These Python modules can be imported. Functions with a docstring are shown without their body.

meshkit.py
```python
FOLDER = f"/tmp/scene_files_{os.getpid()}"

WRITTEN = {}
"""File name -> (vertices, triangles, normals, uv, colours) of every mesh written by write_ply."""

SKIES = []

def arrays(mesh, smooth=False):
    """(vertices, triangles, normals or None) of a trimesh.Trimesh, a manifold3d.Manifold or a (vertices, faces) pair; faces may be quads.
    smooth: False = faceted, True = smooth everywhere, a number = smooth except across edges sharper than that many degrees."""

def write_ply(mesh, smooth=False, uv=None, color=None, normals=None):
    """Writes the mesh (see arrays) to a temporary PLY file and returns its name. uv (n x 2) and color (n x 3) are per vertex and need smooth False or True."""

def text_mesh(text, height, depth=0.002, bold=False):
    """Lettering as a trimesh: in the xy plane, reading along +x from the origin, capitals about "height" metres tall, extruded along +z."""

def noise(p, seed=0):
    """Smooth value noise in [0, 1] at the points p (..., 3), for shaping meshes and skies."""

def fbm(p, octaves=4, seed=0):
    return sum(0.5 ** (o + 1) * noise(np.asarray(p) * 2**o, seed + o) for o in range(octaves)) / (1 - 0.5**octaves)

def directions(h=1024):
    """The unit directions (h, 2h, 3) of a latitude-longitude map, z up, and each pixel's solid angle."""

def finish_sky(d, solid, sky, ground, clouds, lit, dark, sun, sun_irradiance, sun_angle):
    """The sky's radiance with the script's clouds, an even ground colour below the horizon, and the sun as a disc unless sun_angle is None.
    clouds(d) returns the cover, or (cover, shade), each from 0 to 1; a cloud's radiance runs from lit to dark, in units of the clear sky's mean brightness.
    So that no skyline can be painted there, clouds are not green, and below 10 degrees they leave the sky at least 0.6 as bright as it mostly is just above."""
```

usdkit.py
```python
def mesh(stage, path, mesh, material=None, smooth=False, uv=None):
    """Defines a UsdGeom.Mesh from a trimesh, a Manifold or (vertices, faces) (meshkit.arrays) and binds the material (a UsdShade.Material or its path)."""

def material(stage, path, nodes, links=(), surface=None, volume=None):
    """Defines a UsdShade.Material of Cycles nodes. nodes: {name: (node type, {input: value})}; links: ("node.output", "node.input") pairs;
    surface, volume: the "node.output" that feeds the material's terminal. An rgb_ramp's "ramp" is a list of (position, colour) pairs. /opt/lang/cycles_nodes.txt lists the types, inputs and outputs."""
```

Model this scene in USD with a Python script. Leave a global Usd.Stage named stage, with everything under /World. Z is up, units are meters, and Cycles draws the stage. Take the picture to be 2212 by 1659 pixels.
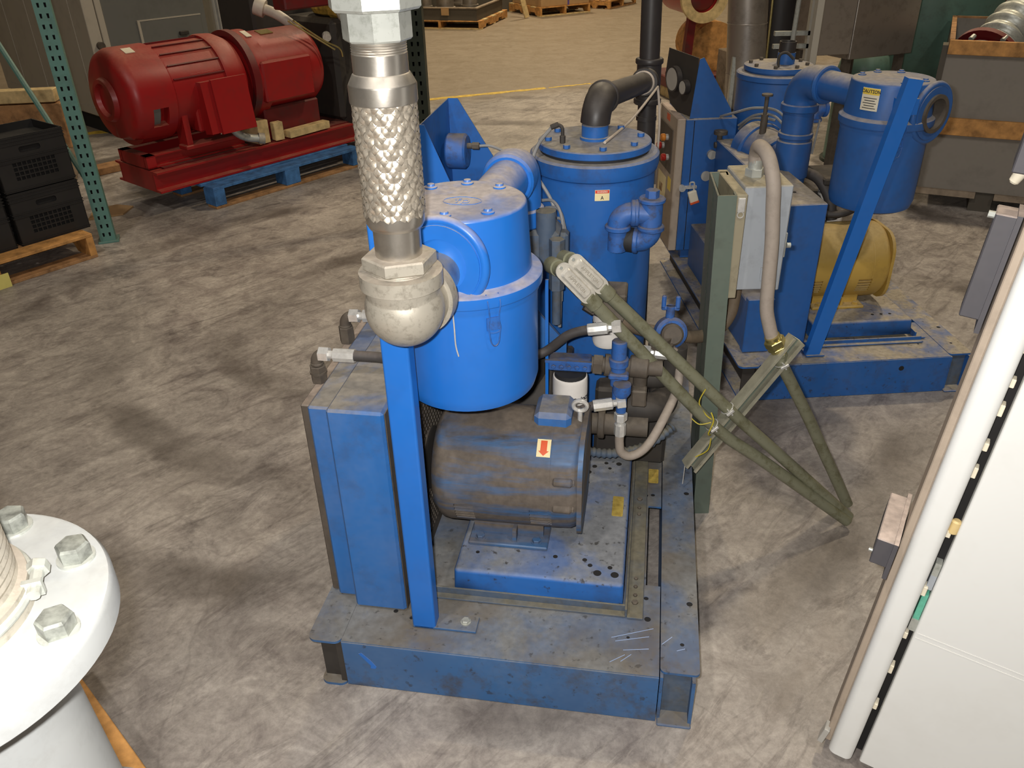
import math, random, numpy as np, trimesh, usdkit, meshkit
import manifold3d as m3
from pxr import Usd, UsdGeom, UsdLux, UsdShade, Gf, Sdf, Vt
from shapely.geometry import Polygon, Point, box as sbox
from shapely.ops import unary_union

stage = Usd.Stage.CreateInMemory()
UsdGeom.SetStageUpAxis(stage, UsdGeom.Tokens.z); UsdGeom.SetStageMetersPerUnit(stage, 1.0)
UsdGeom.Xform.Define(stage, '/World'); UsdGeom.Scope.Define(stage, '/World/Looks')
rng = np.random.default_rng(7)

# ------------------------------------------------------------------ camera, lights, exposure
CAM_H, PITCH, ROLL, FPX = 1.70, 30.6, -1.5, 1790.0
cam = UsdGeom.Camera.Define(stage, '/World/camera')
cam.CreateHorizontalApertureAttr(36.0); cam.CreateVerticalApertureAttr(27.0)
cam.CreateFocalLengthAttr(36.0 * FPX / 2212); cam.CreateClippingRangeAttr(Gf.Vec2f(0.02, 200))
cam.CreateExposureAttr(0.0)
_p, _r = math.radians(PITCH), math.radians(ROLL)
_up0 = np.array([0, math.sin(_p), math.cos(_p)]); _rt0 = np.array([1.0, 0, 0]); _fw = np.array([0, math.cos(_p), -math.sin(_p)])
_rt = _rt0 * math.cos(_r) + _up0 * math.sin(_r); _up = -_rt0 * math.sin(_r) + _up0 * math.cos(_r)
def frame_matrix(eye, rt, up, back):
    return Gf.Matrix4d(*rt, 0, *up, 0, *back, 0, *eye, 1)
UsdGeom.Xformable(cam).AddTransformOp().Set(frame_matrix((0, 0, CAM_H), _rt, _up, -_fw))
# the camera's built-in flash: a small tube left of and above the lens
flash = UsdLux.RectLight.Define(stage, '/World/flash_lamp')
flash.CreateWidthAttr(0.034); flash.CreateHeightAttr(0.016); flash.CreateIntensityAttr(23000.0); flash.CreateColorAttr(Gf.Vec3f(1.0, 0.97, 0.93))
_fe = np.array([0, 0, CAM_H]) - 0.04 * _rt + 0.03 * _up + 0.01 * _fw
UsdGeom.Xformable(flash).AddTransformOp().Set(frame_matrix(_fe, _rt, _up, -_fw))
# high-bay roof lamps, plus two added behind the camera to brighten the floor
LAMPS = [(3.2, 6.2, 6.6, 1.15), (-5.5, 9.5, 6.8, 0.45), (-2.2, -1.0, 6.8, 0.85), (2.6, -1.4, 6.8, 0.7), (0.6, 11.5, 6.8, 1.7), (0.6, 16.0, 6.8, 1.7), (7.5, 11.0, 6.8, 0.6)]
for k, (x, y, z, w) in enumerate(LAMPS):
    d = UsdLux.DiskLight.Define(stage, f'/World/roof_and_fill_light_{k:03d}')
    d.CreateRadiusAttr(0.24); d.CreateIntensityAttr(300.0 * w); d.CreateColorAttr(Gf.Vec3f(1.0, 0.83, 0.58) if y > 4 else Gf.Vec3f(1.0, 0.93, 0.84))
    d.AddTranslateOp().Set(Gf.Vec3d(x, y, z))

# ------------------------------------------------------------------ mesh helpers
def V(*a): return np.array(a, float)
def cat(*ms):
    ms = [m for g in ms for m in (g if isinstance(g, (list, tuple)) else [g])]
    return trimesh.util.concatenate(ms) if len(ms) > 1 else ms[0]
_hex_corners = np.array([[sx, sy, sz] for sx in (-1, 1) for sy in (-1, 1) for sz in (-1, 1)], float)
def bx(x0, x1, y0, y1, z0, z1, b=0.0):
    lo, hi = np.minimum([x0, y0, z0], [x1, y1, z1]), np.maximum([x0, y0, z0], [x1, y1, z1])
    c, h = (lo + hi) / 2, (hi - lo) / 2
    if b <= 0:
        return trimesh.creation.box(extents=h * 2, transform=trimesh.transformations.translation_matrix(c))
    b = min(b, 0.45 * h.min() * 2)
    pts = np.vstack([_hex_corners * (h - b * np.array(o)) for o in ((0, 1, 1), (1, 0, 1), (1, 1, 0))])
    m = trimesh.convex.convex_hull(pts); m.apply_translation(c); return m
def orient(m, p, d):
    d = np.asarray(d, float); d = d / np.linalg.norm(d)
    M = trimesh.geometry.align_vectors([0, 0, 1], d); M[:3, 3] = p
    m = m.copy(); m.apply_transform(M); return m
def lathe(prof, n=40, p=(0, 0, 0), d=(0, 0, 1)):
    """surface of revolution of [(radius, height)] about the axis d through p; listed bottom to top along the outside"""
    pr = np.array(prof, float); k = len(pr); t = np.arange(n) / n * 2 * np.pi
    v = np.stack([np.outer(np.cos(t), pr[:, 0]), np.outer(np.sin(t), pr[:, 0]), np.broadcast_to(pr[:, 1], (n, k))], -1).reshape(-1, 3)
    f = []
    for i in range(n):
        a, b = i * k, ((i + 1) % n) * k
        for j in range(k - 1):
            f += [[a + j, b + j, b + j + 1], [a + j, b + j + 1, a + j + 1]]
    m = trimesh.Trimesh(v, f, process=False); m.merge_vertices(digits_vertex=7); m.update_faces(m.nondegenerate_faces())
    return m if tuple(d) == (0, 0, 1) and tuple(p) == (0, 0, 0) else orient(m, p, d)
def cyl(p, q, r, n=24, r2=None, b=0.0):
    p, q = np.asarray(p, float), np.asarray(q, float); L = np.linalg.norm(q - p); r2 = r if r2 is None else r2
    prof = [(0, 0), (r - b, 0), (r, b), (r2, L - b), (r2 - b, L), (0, L)] if b > 0 else [(0, 0), (r, 0), (r2, L), (0, L)]
    return lathe(prof, n, p, q - p)
def pipe(p, q, r, ri, n=28):
    p, q = np.asarray(p, float), np.asarray(q, float); L = np.linalg.norm(q - p)
    return lathe([(ri, 0), (r, 0), (r, L), (ri, L), (ri, 0)], n, p, q - p)
def hexn(p, q, af, n=6, rot=0.0, b=0.0012):
    m = cyl((0, 0, 0), (0, 0, np.linalg.norm(np.subtract(q, p))), af / 2 / math.cos(math.pi / n), n, b=b)
    m.apply_transform(trimesh.transformations.rotation_matrix(rot, [0, 0, 1]))
    return orient(m, p, np.subtract(q, p))
def torus(c, d, R, r, n=40, k=10):
    a = np.linspace(0, 2 * np.pi, k + 1)
    return lathe([(R + r * math.cos(x), r * math.sin(x)) for x in a], n, c, d)
def curve(pts, per=8, closed=False):
    P = np.array(pts, float); n = len(P); out = []
    if n == 2: return P
    for i in range(n if closed else n - 1):
        p0, p1, p2, p3 = (P[(i - 1) % n], P[i], P[(i + 1) % n], P[(i + 2) % n]) if closed else (P[max(i - 1, 0)], P[i], P[i + 1], P[min(i + 2, n - 1)])
        for t in np.arange(per) / per:
            out.append(0.5 * (2 * p1 + (p2 - p0) * t + (2 * p0 - 5 * p1 + 4 * p2 - p3) * t * t + (3 * p1 - p0 - 3 * p2 + p3) * t ** 3))
    if not closed: out.append(P[-1])
    return np.array(out)
def sweep(P, r, n=12, ri=None, closed=False):
    """round tube along the points P; r one radius or one per point"""
    P = np.asarray(P, float); k = len(P); r = np.broadcast_to(r, (k,))
    tg = np.gradient(P, axis=0) if not closed else np.roll(P, -1, 0) - np.roll(P, 1, 0)
    tg /= np.maximum(np.linalg.norm(tg, axis=1, keepdims=True), 1e-9)
    u = np.cross(tg[0], [0, 0, 1.0]);  u = u if np.linalg.norm(u) > 1e-3 else np.cross(tg[0], [1.0, 0, 0]); u /= np.linalg.norm(u)
    a = np.arange(n) / n * 2 * np.pi; vs = []
    for i in range(k):
        u = u - tg[i] * (u @ tg[i]); u /= np.linalg.norm(u); w = np.cross(tg[i], u)
        vs.append(P[i] + r[i] * (np.outer(np.cos(a), u) + np.outer(np.sin(a), w)))
    v = np.vstack(vs); f = []
    for i in range(k if closed else k - 1):
        for j in range(n):
            A, B_ = i * n + j, i * n + (j + 1) % n; C, D_ = ((i + 1) % k) * n + j, ((i + 1) % k) * n + (j + 1) % n
            f += [[A, B_, D_], [A, D_, C]]
    if not closed:
        v = np.vstack([v, P[0], P[-1]]); e = len(v)
        for j in range(n):
            f += [[e - 2, (j + 1) % n, j], [e - 1, (k - 1) * n + j, (k - 1) * n + (j + 1) % n]]
    return trimesh.Trimesh(v, f, process=False)
def tube(pts, r, n=12, per=8, closed=False): return sweep(curve(pts, per, closed), r, n, closed=closed)
def bend(a, c, b, R=None, n=10):
    """corner path a -> c -> b with the corner rounded at radius R"""
    a, c, b = (np.asarray(x, float) for x in (a, c, b)); da, db = (a - c) / np.linalg.norm(a - c), (b - c) / np.linalg.norm(b - c)
    half = math.acos(np.clip(da @ db, -1, 1)) / 2; L = R / math.tan(half)
    o = c + (da + db) / np.linalg.norm(da + db) * (R / math.sin(half)); s, e = c + da * L - o, c + db * L - o
    w = math.acos(np.clip(s @ e / R / R, -1, 1))
    return np.array([a] + [o + (math.sin((1 - t) * w) * s + math.sin(t * w) * e) / math.sin(w) for t in np.linspace(0, 1, n)] + [b])
def prism(poly, h, p=(0, 0, 0), x=(1, 0, 0), y=(0, 1, 0)):
    """a shapely polygon (or point list) drawn on the axes x, y at p and extruded by h along x cross y"""
    poly = Polygon(poly) if not hasattr(poly, 'geom_type') else poly
    m = cat([trimesh.creation.extrude_polygon(g, h, engine='earcut') for g in getattr(poly, 'geoms', [poly])])
    x, y = np.asarray(x, float), np.asarray(y, float); M = np.eye(4); M[:3, 0], M[:3, 1], M[:3, 2], M[:3, 3] = x, y, np.cross(x, y), p
    m.apply_transform(M); return m
def rot(m, deg, axis=(0, 0, 1), p=(0, 0, 0)):
    m = m.copy(); m.apply_transform(trimesh.transformations.rotation_matrix(math.radians(deg), axis, p)); return m
def move(m, *d): m = m.copy(); m.apply_translation(d); return m
def mani(m): return m3.Manifold(m3.Mesh(np.asarray(m.vertices, np.float32), np.asarray(m.faces, np.uint32)))
def unmani(M):
    q = M.to_mesh(); return trimesh.Trimesh(np.array(q.vert_properties[:, :3]), np.array(q.tri_verts), process=False)
def cut(a, *bs):
    A = mani(a)
    for b in bs: A = A - mani(b)
    return unmani(A)
def rounded_rect(w, h, r, c=(0, 0)):
    return sbox(c[0] - w / 2 + r, c[1] - h / 2 + r, c[0] + w / 2 - r, c[1] + h / 2 - r).buffer(r, quad_segs=5)
def text_on(s, h, p, x, y, depth=0.0006, bold=False, center=True):
    m = meshkit.text_mesh(s, h, depth, bold); m = trimesh.Trimesh(m.vertices, m.faces, process=False)
    if center: m.apply_translation([-(m.bounds[0][0] + m.bounds[1][0]) / 2, -h / 2, 0])
    x, y = np.asarray(x, float), np.asarray(y, float); M = np.eye(4); M[:3, 0], M[:3, 1], M[:3, 2], M[:3, 3] = x, y, np.cross(x, y), p
    m.apply_transform(M); return m
def text_round(s, h, R, ang, z, depth=0.0005, bold=False, axis=(0, 0)):
    """lettering wrapped on a vertical cylinder of radius R about axis, centred at angle ang and height z"""
    m = meshkit.text_mesh(s, h, depth, bold); v = np.array(m.vertices); v[:, 0] -= (v[:, 0].min() + v[:, 0].max()) / 2
    a = ang + v[:, 0] / R; rr = R + v[:, 2]
    return trimesh.Trimesh(np.stack([axis[0] + rr * np.cos(a), axis[1] + rr * np.sin(a), z + v[:, 1]], 1), m.faces, process=False)

# ------------------------------------------------------------------ scene helpers
_used = {}
def path_for(name, parent):
    base = parent + '/' + name; k = _used.get(base, -1) + 1; _used[base] = k
    return base if k == 0 else f'{base}_{k:03d}'
class Node:
    def __init__(self, prim, loc=None, inv=None): self.prim, self.path, self.inv = prim, str(prim.GetPath()), inv
def tag(prim, label=None, cat_=None, group=None, kind=None):
    for k, v in (('label', label), ('category', cat_), ('group', group), ('kind', kind)):
        if v: prim.SetCustomDataByKey(k, v)
def thing(name, label, category, loc=(0, 0, 0), rz=0.0, group=None, M=None):
    x = UsdGeom.Xform.Define(stage, path_for(name, '/World'))
    if M is None:
        M = trimesh.transformations.translation_matrix(loc) @ trimesh.transformations.rotation_matrix(math.radians(rz), [0, 0, 1])
        x.AddTranslateOp().Set(Gf.Vec3d(*map(float, loc)))
        if rz: x.AddRotateZOp().Set(float(rz))
    else:
        x.AddTransformOp().Set(Gf.Matrix4d(*[float(q) for q in M.T.ravel()]))
    tag(x.GetPrim(), label, category, group)
    return Node(x.GetPrim(), inv=np.linalg.inv(M))
def group_node(name, parent):
    x = UsdGeom.Xform.Define(stage, path_for(name, parent.path)); return Node(x.GetPrim(), inv=parent.inv)
def obj(name, mesh, mat, parent=None, smooth=32, label=None, kind=None, world=False, category=None, group=None):
    if isinstance(mesh, (list, tuple)): mesh = cat(*mesh)
    if world and parent is not None: mesh = mesh.copy(); mesh.apply_transform(parent.inv)
    m = usdkit.mesh(stage, path_for(name, parent.path if parent else '/World'), mesh, MAT[mat] if isinstance(mat, str) else mat, smooth=smooth)
    tag(m.GetPrim(), label, category, group, kind)
    return Node(m.GetPrim(), inv=parent.inv if parent else None)
# ------------------------------------------------------------------ materials
MAT = {}
def lin(r, g, b):
    return tuple((c / 255 / 12.92) if c / 255 <= 0.04045 else ((c / 255 + 0.055) / 1.055) ** 2.4 for c in (r, g, b))
def simple(name, col, rough=0.5, metal=0.0, var=0.12, scale=14.0, bump=0.0, **kw):
    c = np.array(col)
    N = {'geo': ('geometry', {}), 'n': ('noise_texture', {'scale': scale, 'detail': 5.0, 'roughness': 0.6}),
         'r': ('rgb_ramp', {'ramp': [(0.25, tuple(c * (1 - var * 2))), (0.5, tuple(c)), (0.75, tuple(np.minimum(c * (1 + var * 1.6), 0.95)))]}),
         'p': ('principled_bsdf', {'roughness': rough, 'metallic': metal, **kw})}
    L = [('geo.position', 'n.vector'), ('n.fac', 'r.fac'), ('r.color', 'p.base_color')]
    if bump:
        N['b'] = ('bump', {'strength': bump, 'distance': 0.002}); N['n2'] = ('noise_texture', {'scale': scale * 12, 'detail': 3.0})
        L += [('geo.position', 'n2.vector'), ('n2.fac', 'b.height'), ('b.normal', 'p.normal')]
    MAT[name] = usdkit.material(stage, '/World/Looks/' + name, N, L, surface='p.BSDF')
def paint(name, base, dust=(0.30, 0.26, 0.215), top=0.85, side=0.08, grime=0.15, gcol=(0.035, 0.03, 0.026), rough=0.36, metal=0.0, nscale=5.0, wipe=0.25, stretch=(1, 1, 1), speck=0.0, dust2=None):
    """paint with settled dust on what faces up, smears wiped through the dust, and oily grime in patches"""
    N = {'geo': ('geometry', {}), 'sep': ('separate_xyz', {}),
         'up': ('map_range', {'from_min': 0.25, 'from_max': 0.95, 'to_min': side, 'to_max': top, 'clamp': True}),
         'map': ('mapping', {'scale': stretch}),
         'n1': ('noise_texture', {'scale': nscale, 'detail': 6.0, 'roughness': 0.62, 'distortion': 0.4}),
         'w1': ('map_range', {'from_min': 0.36, 'from_max': 0.56, 'to_min': 1.0 - wipe * 2.2, 'to_max': 1.05, 'clamp': True}),
         'mul': ('math', {'math_type': 'multiply', 'use_clamp': True}),
         'n2': ('noise_texture', {'scale': nscale * 2.3, 'detail': 8.0, 'roughness': 0.7}),
         'g1': ('map_range', {'from_min': 0.5, 'from_max': 0.72, 'to_min': 0.0, 'to_max': min(1.0, grime * 2.4), 'clamp': True}),
         'dv': ('noise_texture', {'scale': 60.0, 'detail': 4.0}),
         'dr': ('rgb_ramp', {'ramp': [(0.3, tuple(np.array(dust) * 0.8)), (0.7, tuple(np.array(dust) * 1.15))]}),
         'mg': ('mix_color', {'a': base, 'b': gcol}), 'md': ('mix_color', {}),
         'ro': ('map_range', {'from_min': 0.0, 'from_max': 0.8, 'to_min': rough, 'to_max': 0.85, 'clamp': True}),
         'bp': ('bump', {'strength': 0.08, 'distance': 0.002}),
         'p': ('principled_bsdf', {'metallic': metal})}
    L = [('geo.normal', 'sep.vector'), ('sep.z', 'up.value'), ('geo.position', 'map.vector'), ('map.vector', 'n1.vector'), ('map.vector', 'n2.vector'), ('geo.position', 'dv.vector'),
         ('n1.fac', 'w1.value'), ('up.result', 'mul.value1'), ('w1.result', 'mul.value2'), ('n2.fac', 'g1.value'), ('g1.result', 'mg.fac'), ('dv.fac', 'dr.fac'),
         ('mg.result', 'md.a'), ('dr.color', 'md.b'), ('mul.value', 'md.fac'), ('mul.value', 'ro.value'), ('ro.result', 'p.roughness'), ('dv.fac', 'bp.height'), ('bp.normal', 'p.normal')]
    last = 'md.result'
    if dust2:
        N['nd'] = ('noise_texture', {'scale': 2.6, 'detail': 5.0, 'roughness': 0.6}); N['sd'] = ('map_range', {'from_min': 0.42, 'from_max': 0.60, 'to_min': 0.0, 'to_max': 1.0, 'clamp': True}); N['m2'] = ('mix_color', {'b': dust2})
        L = [q for q in L if q != ('dr.color', 'md.b')] + [('geo.position', 'nd.vector'), ('nd.fac', 'sd.value'), ('sd.result', 'm2.fac'), ('dr.color', 'm2.a'), ('m2.result', 'md.b')]
    if speck:
        N['ns'] = ('noise_texture', {'scale': 46.0, 'detail': 3.0, 'roughness': 0.6}); N['sm'] = ('map_range', {'from_min': 0.62, 'from_max': 0.70, 'to_min': 0.0, 'to_max': speck, 'clamp': True})
        N['ms'] = ('mix_color', {'b': (0.03, 0.027, 0.024)})
        L += [('geo.position', 'ns.vector'), ('ns.fac', 'sm.value'), ('sm.result', 'ms.fac'), (last, 'ms.a')]; last = 'ms.result'
    L.append((last, 'p.base_color'))
    MAT[name] = usdkit.material(stage, '/World/Looks/' + name, N, L, surface='p.BSDF')
BLUE = (0.010, 0.145, 0.55)
BLUE2 = (0.010, 0.105, 0.40)
paint('blue_clean', BLUE, dust=(0.44, 0.39, 0.36), top=0.9, side=0.02, grime=0.04, rough=0.32, wipe=0.3)
paint('blue_guard', (0.010, 0.135, 0.44), dust=(0.25, 0.225, 0.185), top=0.92, side=0.15, grime=0.14, rough=0.40, wipe=0.28, nscale=4.5)
paint('blue_base', (0.010, 0.118, 0.34), dust=(0.180, 0.182, 0.180), dust2=(0.125, 0.10, 0.07), top=0.97, side=0.28, grime=0.42, rough=0.42, wipe=0.16, nscale=4.2, speck=0.6)
paint('blue_motor_plate', (0.014, 0.125, 0.44), dust=(0.19, 0.195, 0.20), top=0.93, side=0.06, grime=0.15, rough=0.34, wipe=0.2, nscale=5.0, speck=0.85)
paint('blue_rail', (0.03, 0.09, 0.2), dust=(0.15, 0.135, 0.095), top=0.95, side=0.45, grime=0.4, rough=0.5, wipe=0.12, nscale=6)
paint('blue_tank', (0.009, 0.115, 0.42), dust=(0.25, 0.23, 0.20), top=0.96, side=0.05, grime=0.22, rough=0.36, wipe=0.10, nscale=4.0)
paint('blue_far', (0.008, 0.10, 0.36), dust=(0.37, 0.32, 0.245), top=0.92, side=0.05, grime=0.12, rough=0.42, wipe=0.16, nscale=4.0)
paint('blue_far_base', (0.008, 0.10, 0.36), dust=(0.38, 0.33, 0.25), top=0.97, side=0.04, grime=0.2, rough=0.45, wipe=0.30, nscale=8.0, speck=0.6)
paint('motor_grime', (0.020, 0.115, 0.29), dust=(0.125, 0.102, 0.082), top=0.98, side=0.95, grime=0.5, gcol=(0.03, 0.025, 0.02), rough=0.42, wipe=0.36, nscale=7.0, stretch=(0.28, 1.0, 2.6))
paint('blue_fitting', (0.015, 0.12, 0.44), dust=(0.14, 0.12, 0.1), top=0.85, side=0.18, grime=0.4, rough=0.4, wipe=0.3, nscale=14)
paint('grime_iron', (0.07, 0.055, 0.042), dust=(0.16, 0.135, 0.105), top=0.8, side=0.3, grime=0.4, rough=0.6, wipe=0.3, nscale=12)
paint('grime_dark', (0.03, 0.027, 0.025), dust=(0.11, 0.09, 0.07), top=0.7, side=0.15, grime=0.4, rough=0.65, wipe=0.3, nscale=9)
paint('black_iron', (0.024, 0.021, 0.022), dust=(0.14, 0.12, 0.10), top=0.5, side=0.08, grime=0.1, rough=0.4, wipe=0.2, nscale=9)
paint('red_paint', (0.33, 0.008, 0.010), dust=(0.36, 0.16, 0.10), top=0.5, side=0.02, grime=0.12, rough=0.36, wipe=0.25, nscale=3)
paint('red_dark', (0.14, 0.006, 0.009), dust=(0.22, 0.11, 0.08), top=0.45, side=0.03, grime=0.3, rough=0.42, wipe=0.2, nscale=3)
paint('yellow_paint', (0.50, 0.32, 0.065), dust=(0.45, 0.36, 0.2), top=0.6, side=0.05, grime=0.12, rough=0.4, wipe=0.2, nscale=5)
paint('teal_paint', (0.10, 0.25, 0.215), dust=(0.2, 0.19, 0.16), top=0.5, side=0.1, grime=0.15, rough=0.5, wipe=0.2)
paint('dark_green', (0.028, 0.042, 0.03), dust=(0.1, 0.1, 0.08), top=0.5, side=0.1, grime=0.2, rough=0.5, wipe=0.2)
paint('olive_steel', (0.10, 0.135, 0.112), dust=(0.2, 0.18, 0.13), top=0.7, side=0.12, grime=0.12, rough=0.5, wipe=0.2, nscale=7)
paint('grey_box', (0.33, 0.36, 0.40), dust=(0.36, 0.31, 0.2), top=0.95, side=0.05, grime=0.08, rough=0.45, wipe=0.1, nscale=8)
paint('beige_plate', (0.26, 0.23, 0.16), dust=(0.36, 0.31, 0.2), top=0.9, side=0.1, grime=0.2, rough=0.5, wipe=0.1)
paint('conduit', (0.23, 0.232, 0.165), dust=(0.17, 0.16, 0.07), top=0.4, side=0.15, grime=0.36, gcol=(0.075, 0.065, 0.022), rough=0.36, metal=0.2, wipe=0.3, nscale=11)
paint('flex_grey', (0.34, 0.29, 0.25), dust=(0.3, 0.25, 0.19), top=0.6, side=0.2, grime=0.1, rough=0.6, wipe=0.1, nscale=14)
paint('flex_brown', (0.14, 0.10, 0.065), dust=(0.19, 0.15, 0.10), top=0.8, side=0.3, grime=0.2, rough=0.6, wipe=0.1, nscale=14)
paint('hose_black', (0.035, 0.032, 0.032), dust=(0.15, 0.125, 0.11), top=0.6, side=0.1, grime=0.1, rough=0.6, wipe=0.2, nscale=20)
paint('pale_cabinet', (0.50, 0.465, 0.39), dust=(0.4, 0.35, 0.28), top=0.5, side=0.08, grime=0.08, rough=0.5, wipe=0.1, nscale=2)
paint('grey_cabinet', (0.16, 0.165, 0.155), dust=(0.2, 0.19, 0.16), top=0.5, side=0.08, grime=0.1, rough=0.5, wipe=0.1, nscale=2)
paint('crate_grey', (0.24, 0.22, 0.195), dust=(0.3, 0.26, 0.2), top=0.6, side=0.12, grime=0.1, rough=0.7, wipe=0.1, nscale=3)
paint('crate_dark', (0.075, 0.065, 0.052), dust=(0.2, 0.17, 0.12), top=0.6, side=0.1, grime=0.15, rough=0.7, wipe=0.1, nscale=3)
paint('green_tank', (0.10, 0.20, 0.16), dust=(0.2, 0.22, 0.18), top=0.4, side=0.1, grime=0.2, rough=0.4, wipe=0.1, nscale=4)
paint('white_flange', (0.34, 0.352, 0.352), dust=(0.35, 0.335, 0.295), top=0.3, side=0.0, grime=0.1, gcol=(0.16, 0.15, 0.135), rough=0.45, wipe=0.35, nscale=9)
paint('white_panel', (0.72, 0.73, 0.715), dust=(0.55, 0.5, 0.42), top=0.4, side=0.0, grime=0.03, gcol=(0.36, 0.32, 0.22), rough=0.42, wipe=0.2, nscale=3)
paint('tan_side', (0.38, 0.31, 0.24), dust=(0.48, 0.38, 0.32), top=0.9, side=0.1, grime=0.1, rough=0.6, wipe=0.1, nscale=5)
paint('charcoal_box', (0.055, 0.055, 0.066), dust=(0.50, 0.41, 0.36), top=0.97, side=0.04, grime=0.05, rough=0.6, wipe=0.05, nscale=5)
paint('stainless', (0.58, 0.55, 0.50), dust=(0.42, 0.37, 0.30), top=0.7, side=0.06, grime=0.1, gcol=(0.25, 0.22, 0.17), rough=0.28, metal=0.92, wipe=0.3, nscale=14)
paint('cast_grey', (0.45, 0.42, 0.355), dust=(0.38, 0.33, 0.275), top=0.8, side=0.08, grime=0.34, gcol=(0.18, 0.165, 0.13), rough=0.4, metal=0.42, wipe=0.3, nscale=26)
paint('zinc', (0.50, 0.52, 0.485), dust=(0.45, 0.43, 0.36), top=0.3, side=0.03, grime=0.3, gcol=(0.26, 0.275, 0.24), rough=0.38, metal=0.5, wipe=0.3, nscale=24)
paint('duct_steel', (0.36, 0.32, 0.28), dust=(0.3, 0.26, 0.2), top=0.5, side=0.1, grime=0.15, rough=0.34, metal=0.7, wipe=0.2, nscale=6)
paint('guard_edge', (0.06, 0.05, 0.04), dust=(0.40, 0.32, 0.26), top=0.9, side=0.12, grime=0.3, rough=0.6)
simple('scratch_blue', (0.30, 0.40, 0.62), rough=0.5, var=0.05)
simple('alu_cover', (0.62, 0.59, 0.52), rough=0.32, metal=0.3, var=0.12, scale=60)
simple('bolt_steel', (0.26, 0.272, 0.245), rough=0.35, metal=0.4, var=0.32, scale=60)
simple('braid', (0.58, 0.52, 0.43), rough=0.34, metal=0.72, var=0.22, scale=110)
simple('chrome', (0.74, 0.73, 0.70), rough=0.26, metal=0.5, var=0.1, scale=60)
simple('strut_steel', (0.46, 0.44, 0.34), rough=0.3, metal=0.45, var=0.1, scale=30)
simple('brass_label', (0.80, 0.58, 0.14), rough=0.3, metal=0.55, var=0.2, scale=50)
simple('brass', (0.55, 0.47, 0.2), rough=0.3, metal=0.85, var=0.1, scale=40)
simple('white_filter', (0.80, 0.76, 0.71), rough=0.4, var=0.03, scale=30)
simple('ink', (0.03, 0.03, 0.035), rough=0.6, var=0.1)
simple('hole_dark', (0.012, 0.011, 0.011), rough=0.9, var=0.1)  # near-black for the shade inside holes and gaps, and for dark joints
simple('decal_cream', (0.78, 0.66, 0.36), rough=0.5, var=0.05)
simple('decal_yellow', (0.75, 0.55, 0.08), rough=0.5, var=0.05)
simple('decal_white', (0.72, 0.66, 0.52), rough=0.5, var=0.05)
simple('decal_red', (0.62, 0.05, 0.03), rough=0.5, var=0.08)
simple('decal_orange', (0.66, 0.10, 0.03), rough=0.5, var=0.08)
simple('cable_grey', (0.24, 0.24, 0.24), rough=0.6, var=0.1)
simple('cable_white', (0.52, 0.45, 0.38), rough=0.6, var=0.08)
simple('wire_yellow', (0.42, 0.34, 0.03), rough=0.5, var=0.05)
simple('rubber', (0.02, 0.02, 0.022), rough=0.7, var=0.1)
simple('plastic_black', (0.016, 0.015, 0.015), rough=0.5, var=0.15, scale=6)
simple('plastic_wrap', (0.42, 0.41, 0.38), rough=0.25, var=0.1, scale=8)
simple('wood_orange', (0.50, 0.25, 0.075), rough=0.7, var=0.28, scale=16, bump=0.2)
simple('wood_brown', (0.34, 0.18, 0.075), rough=0.75, var=0.28, scale=16, bump=0.2)
simple('wood_pale', (0.60, 0.45, 0.22), rough=0.7, var=0.2, scale=18, bump=0.2)
simple('wood_blue', (0.045, 0.15, 0.36), rough=0.7, var=0.3, scale=16, bump=0.2)
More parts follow.
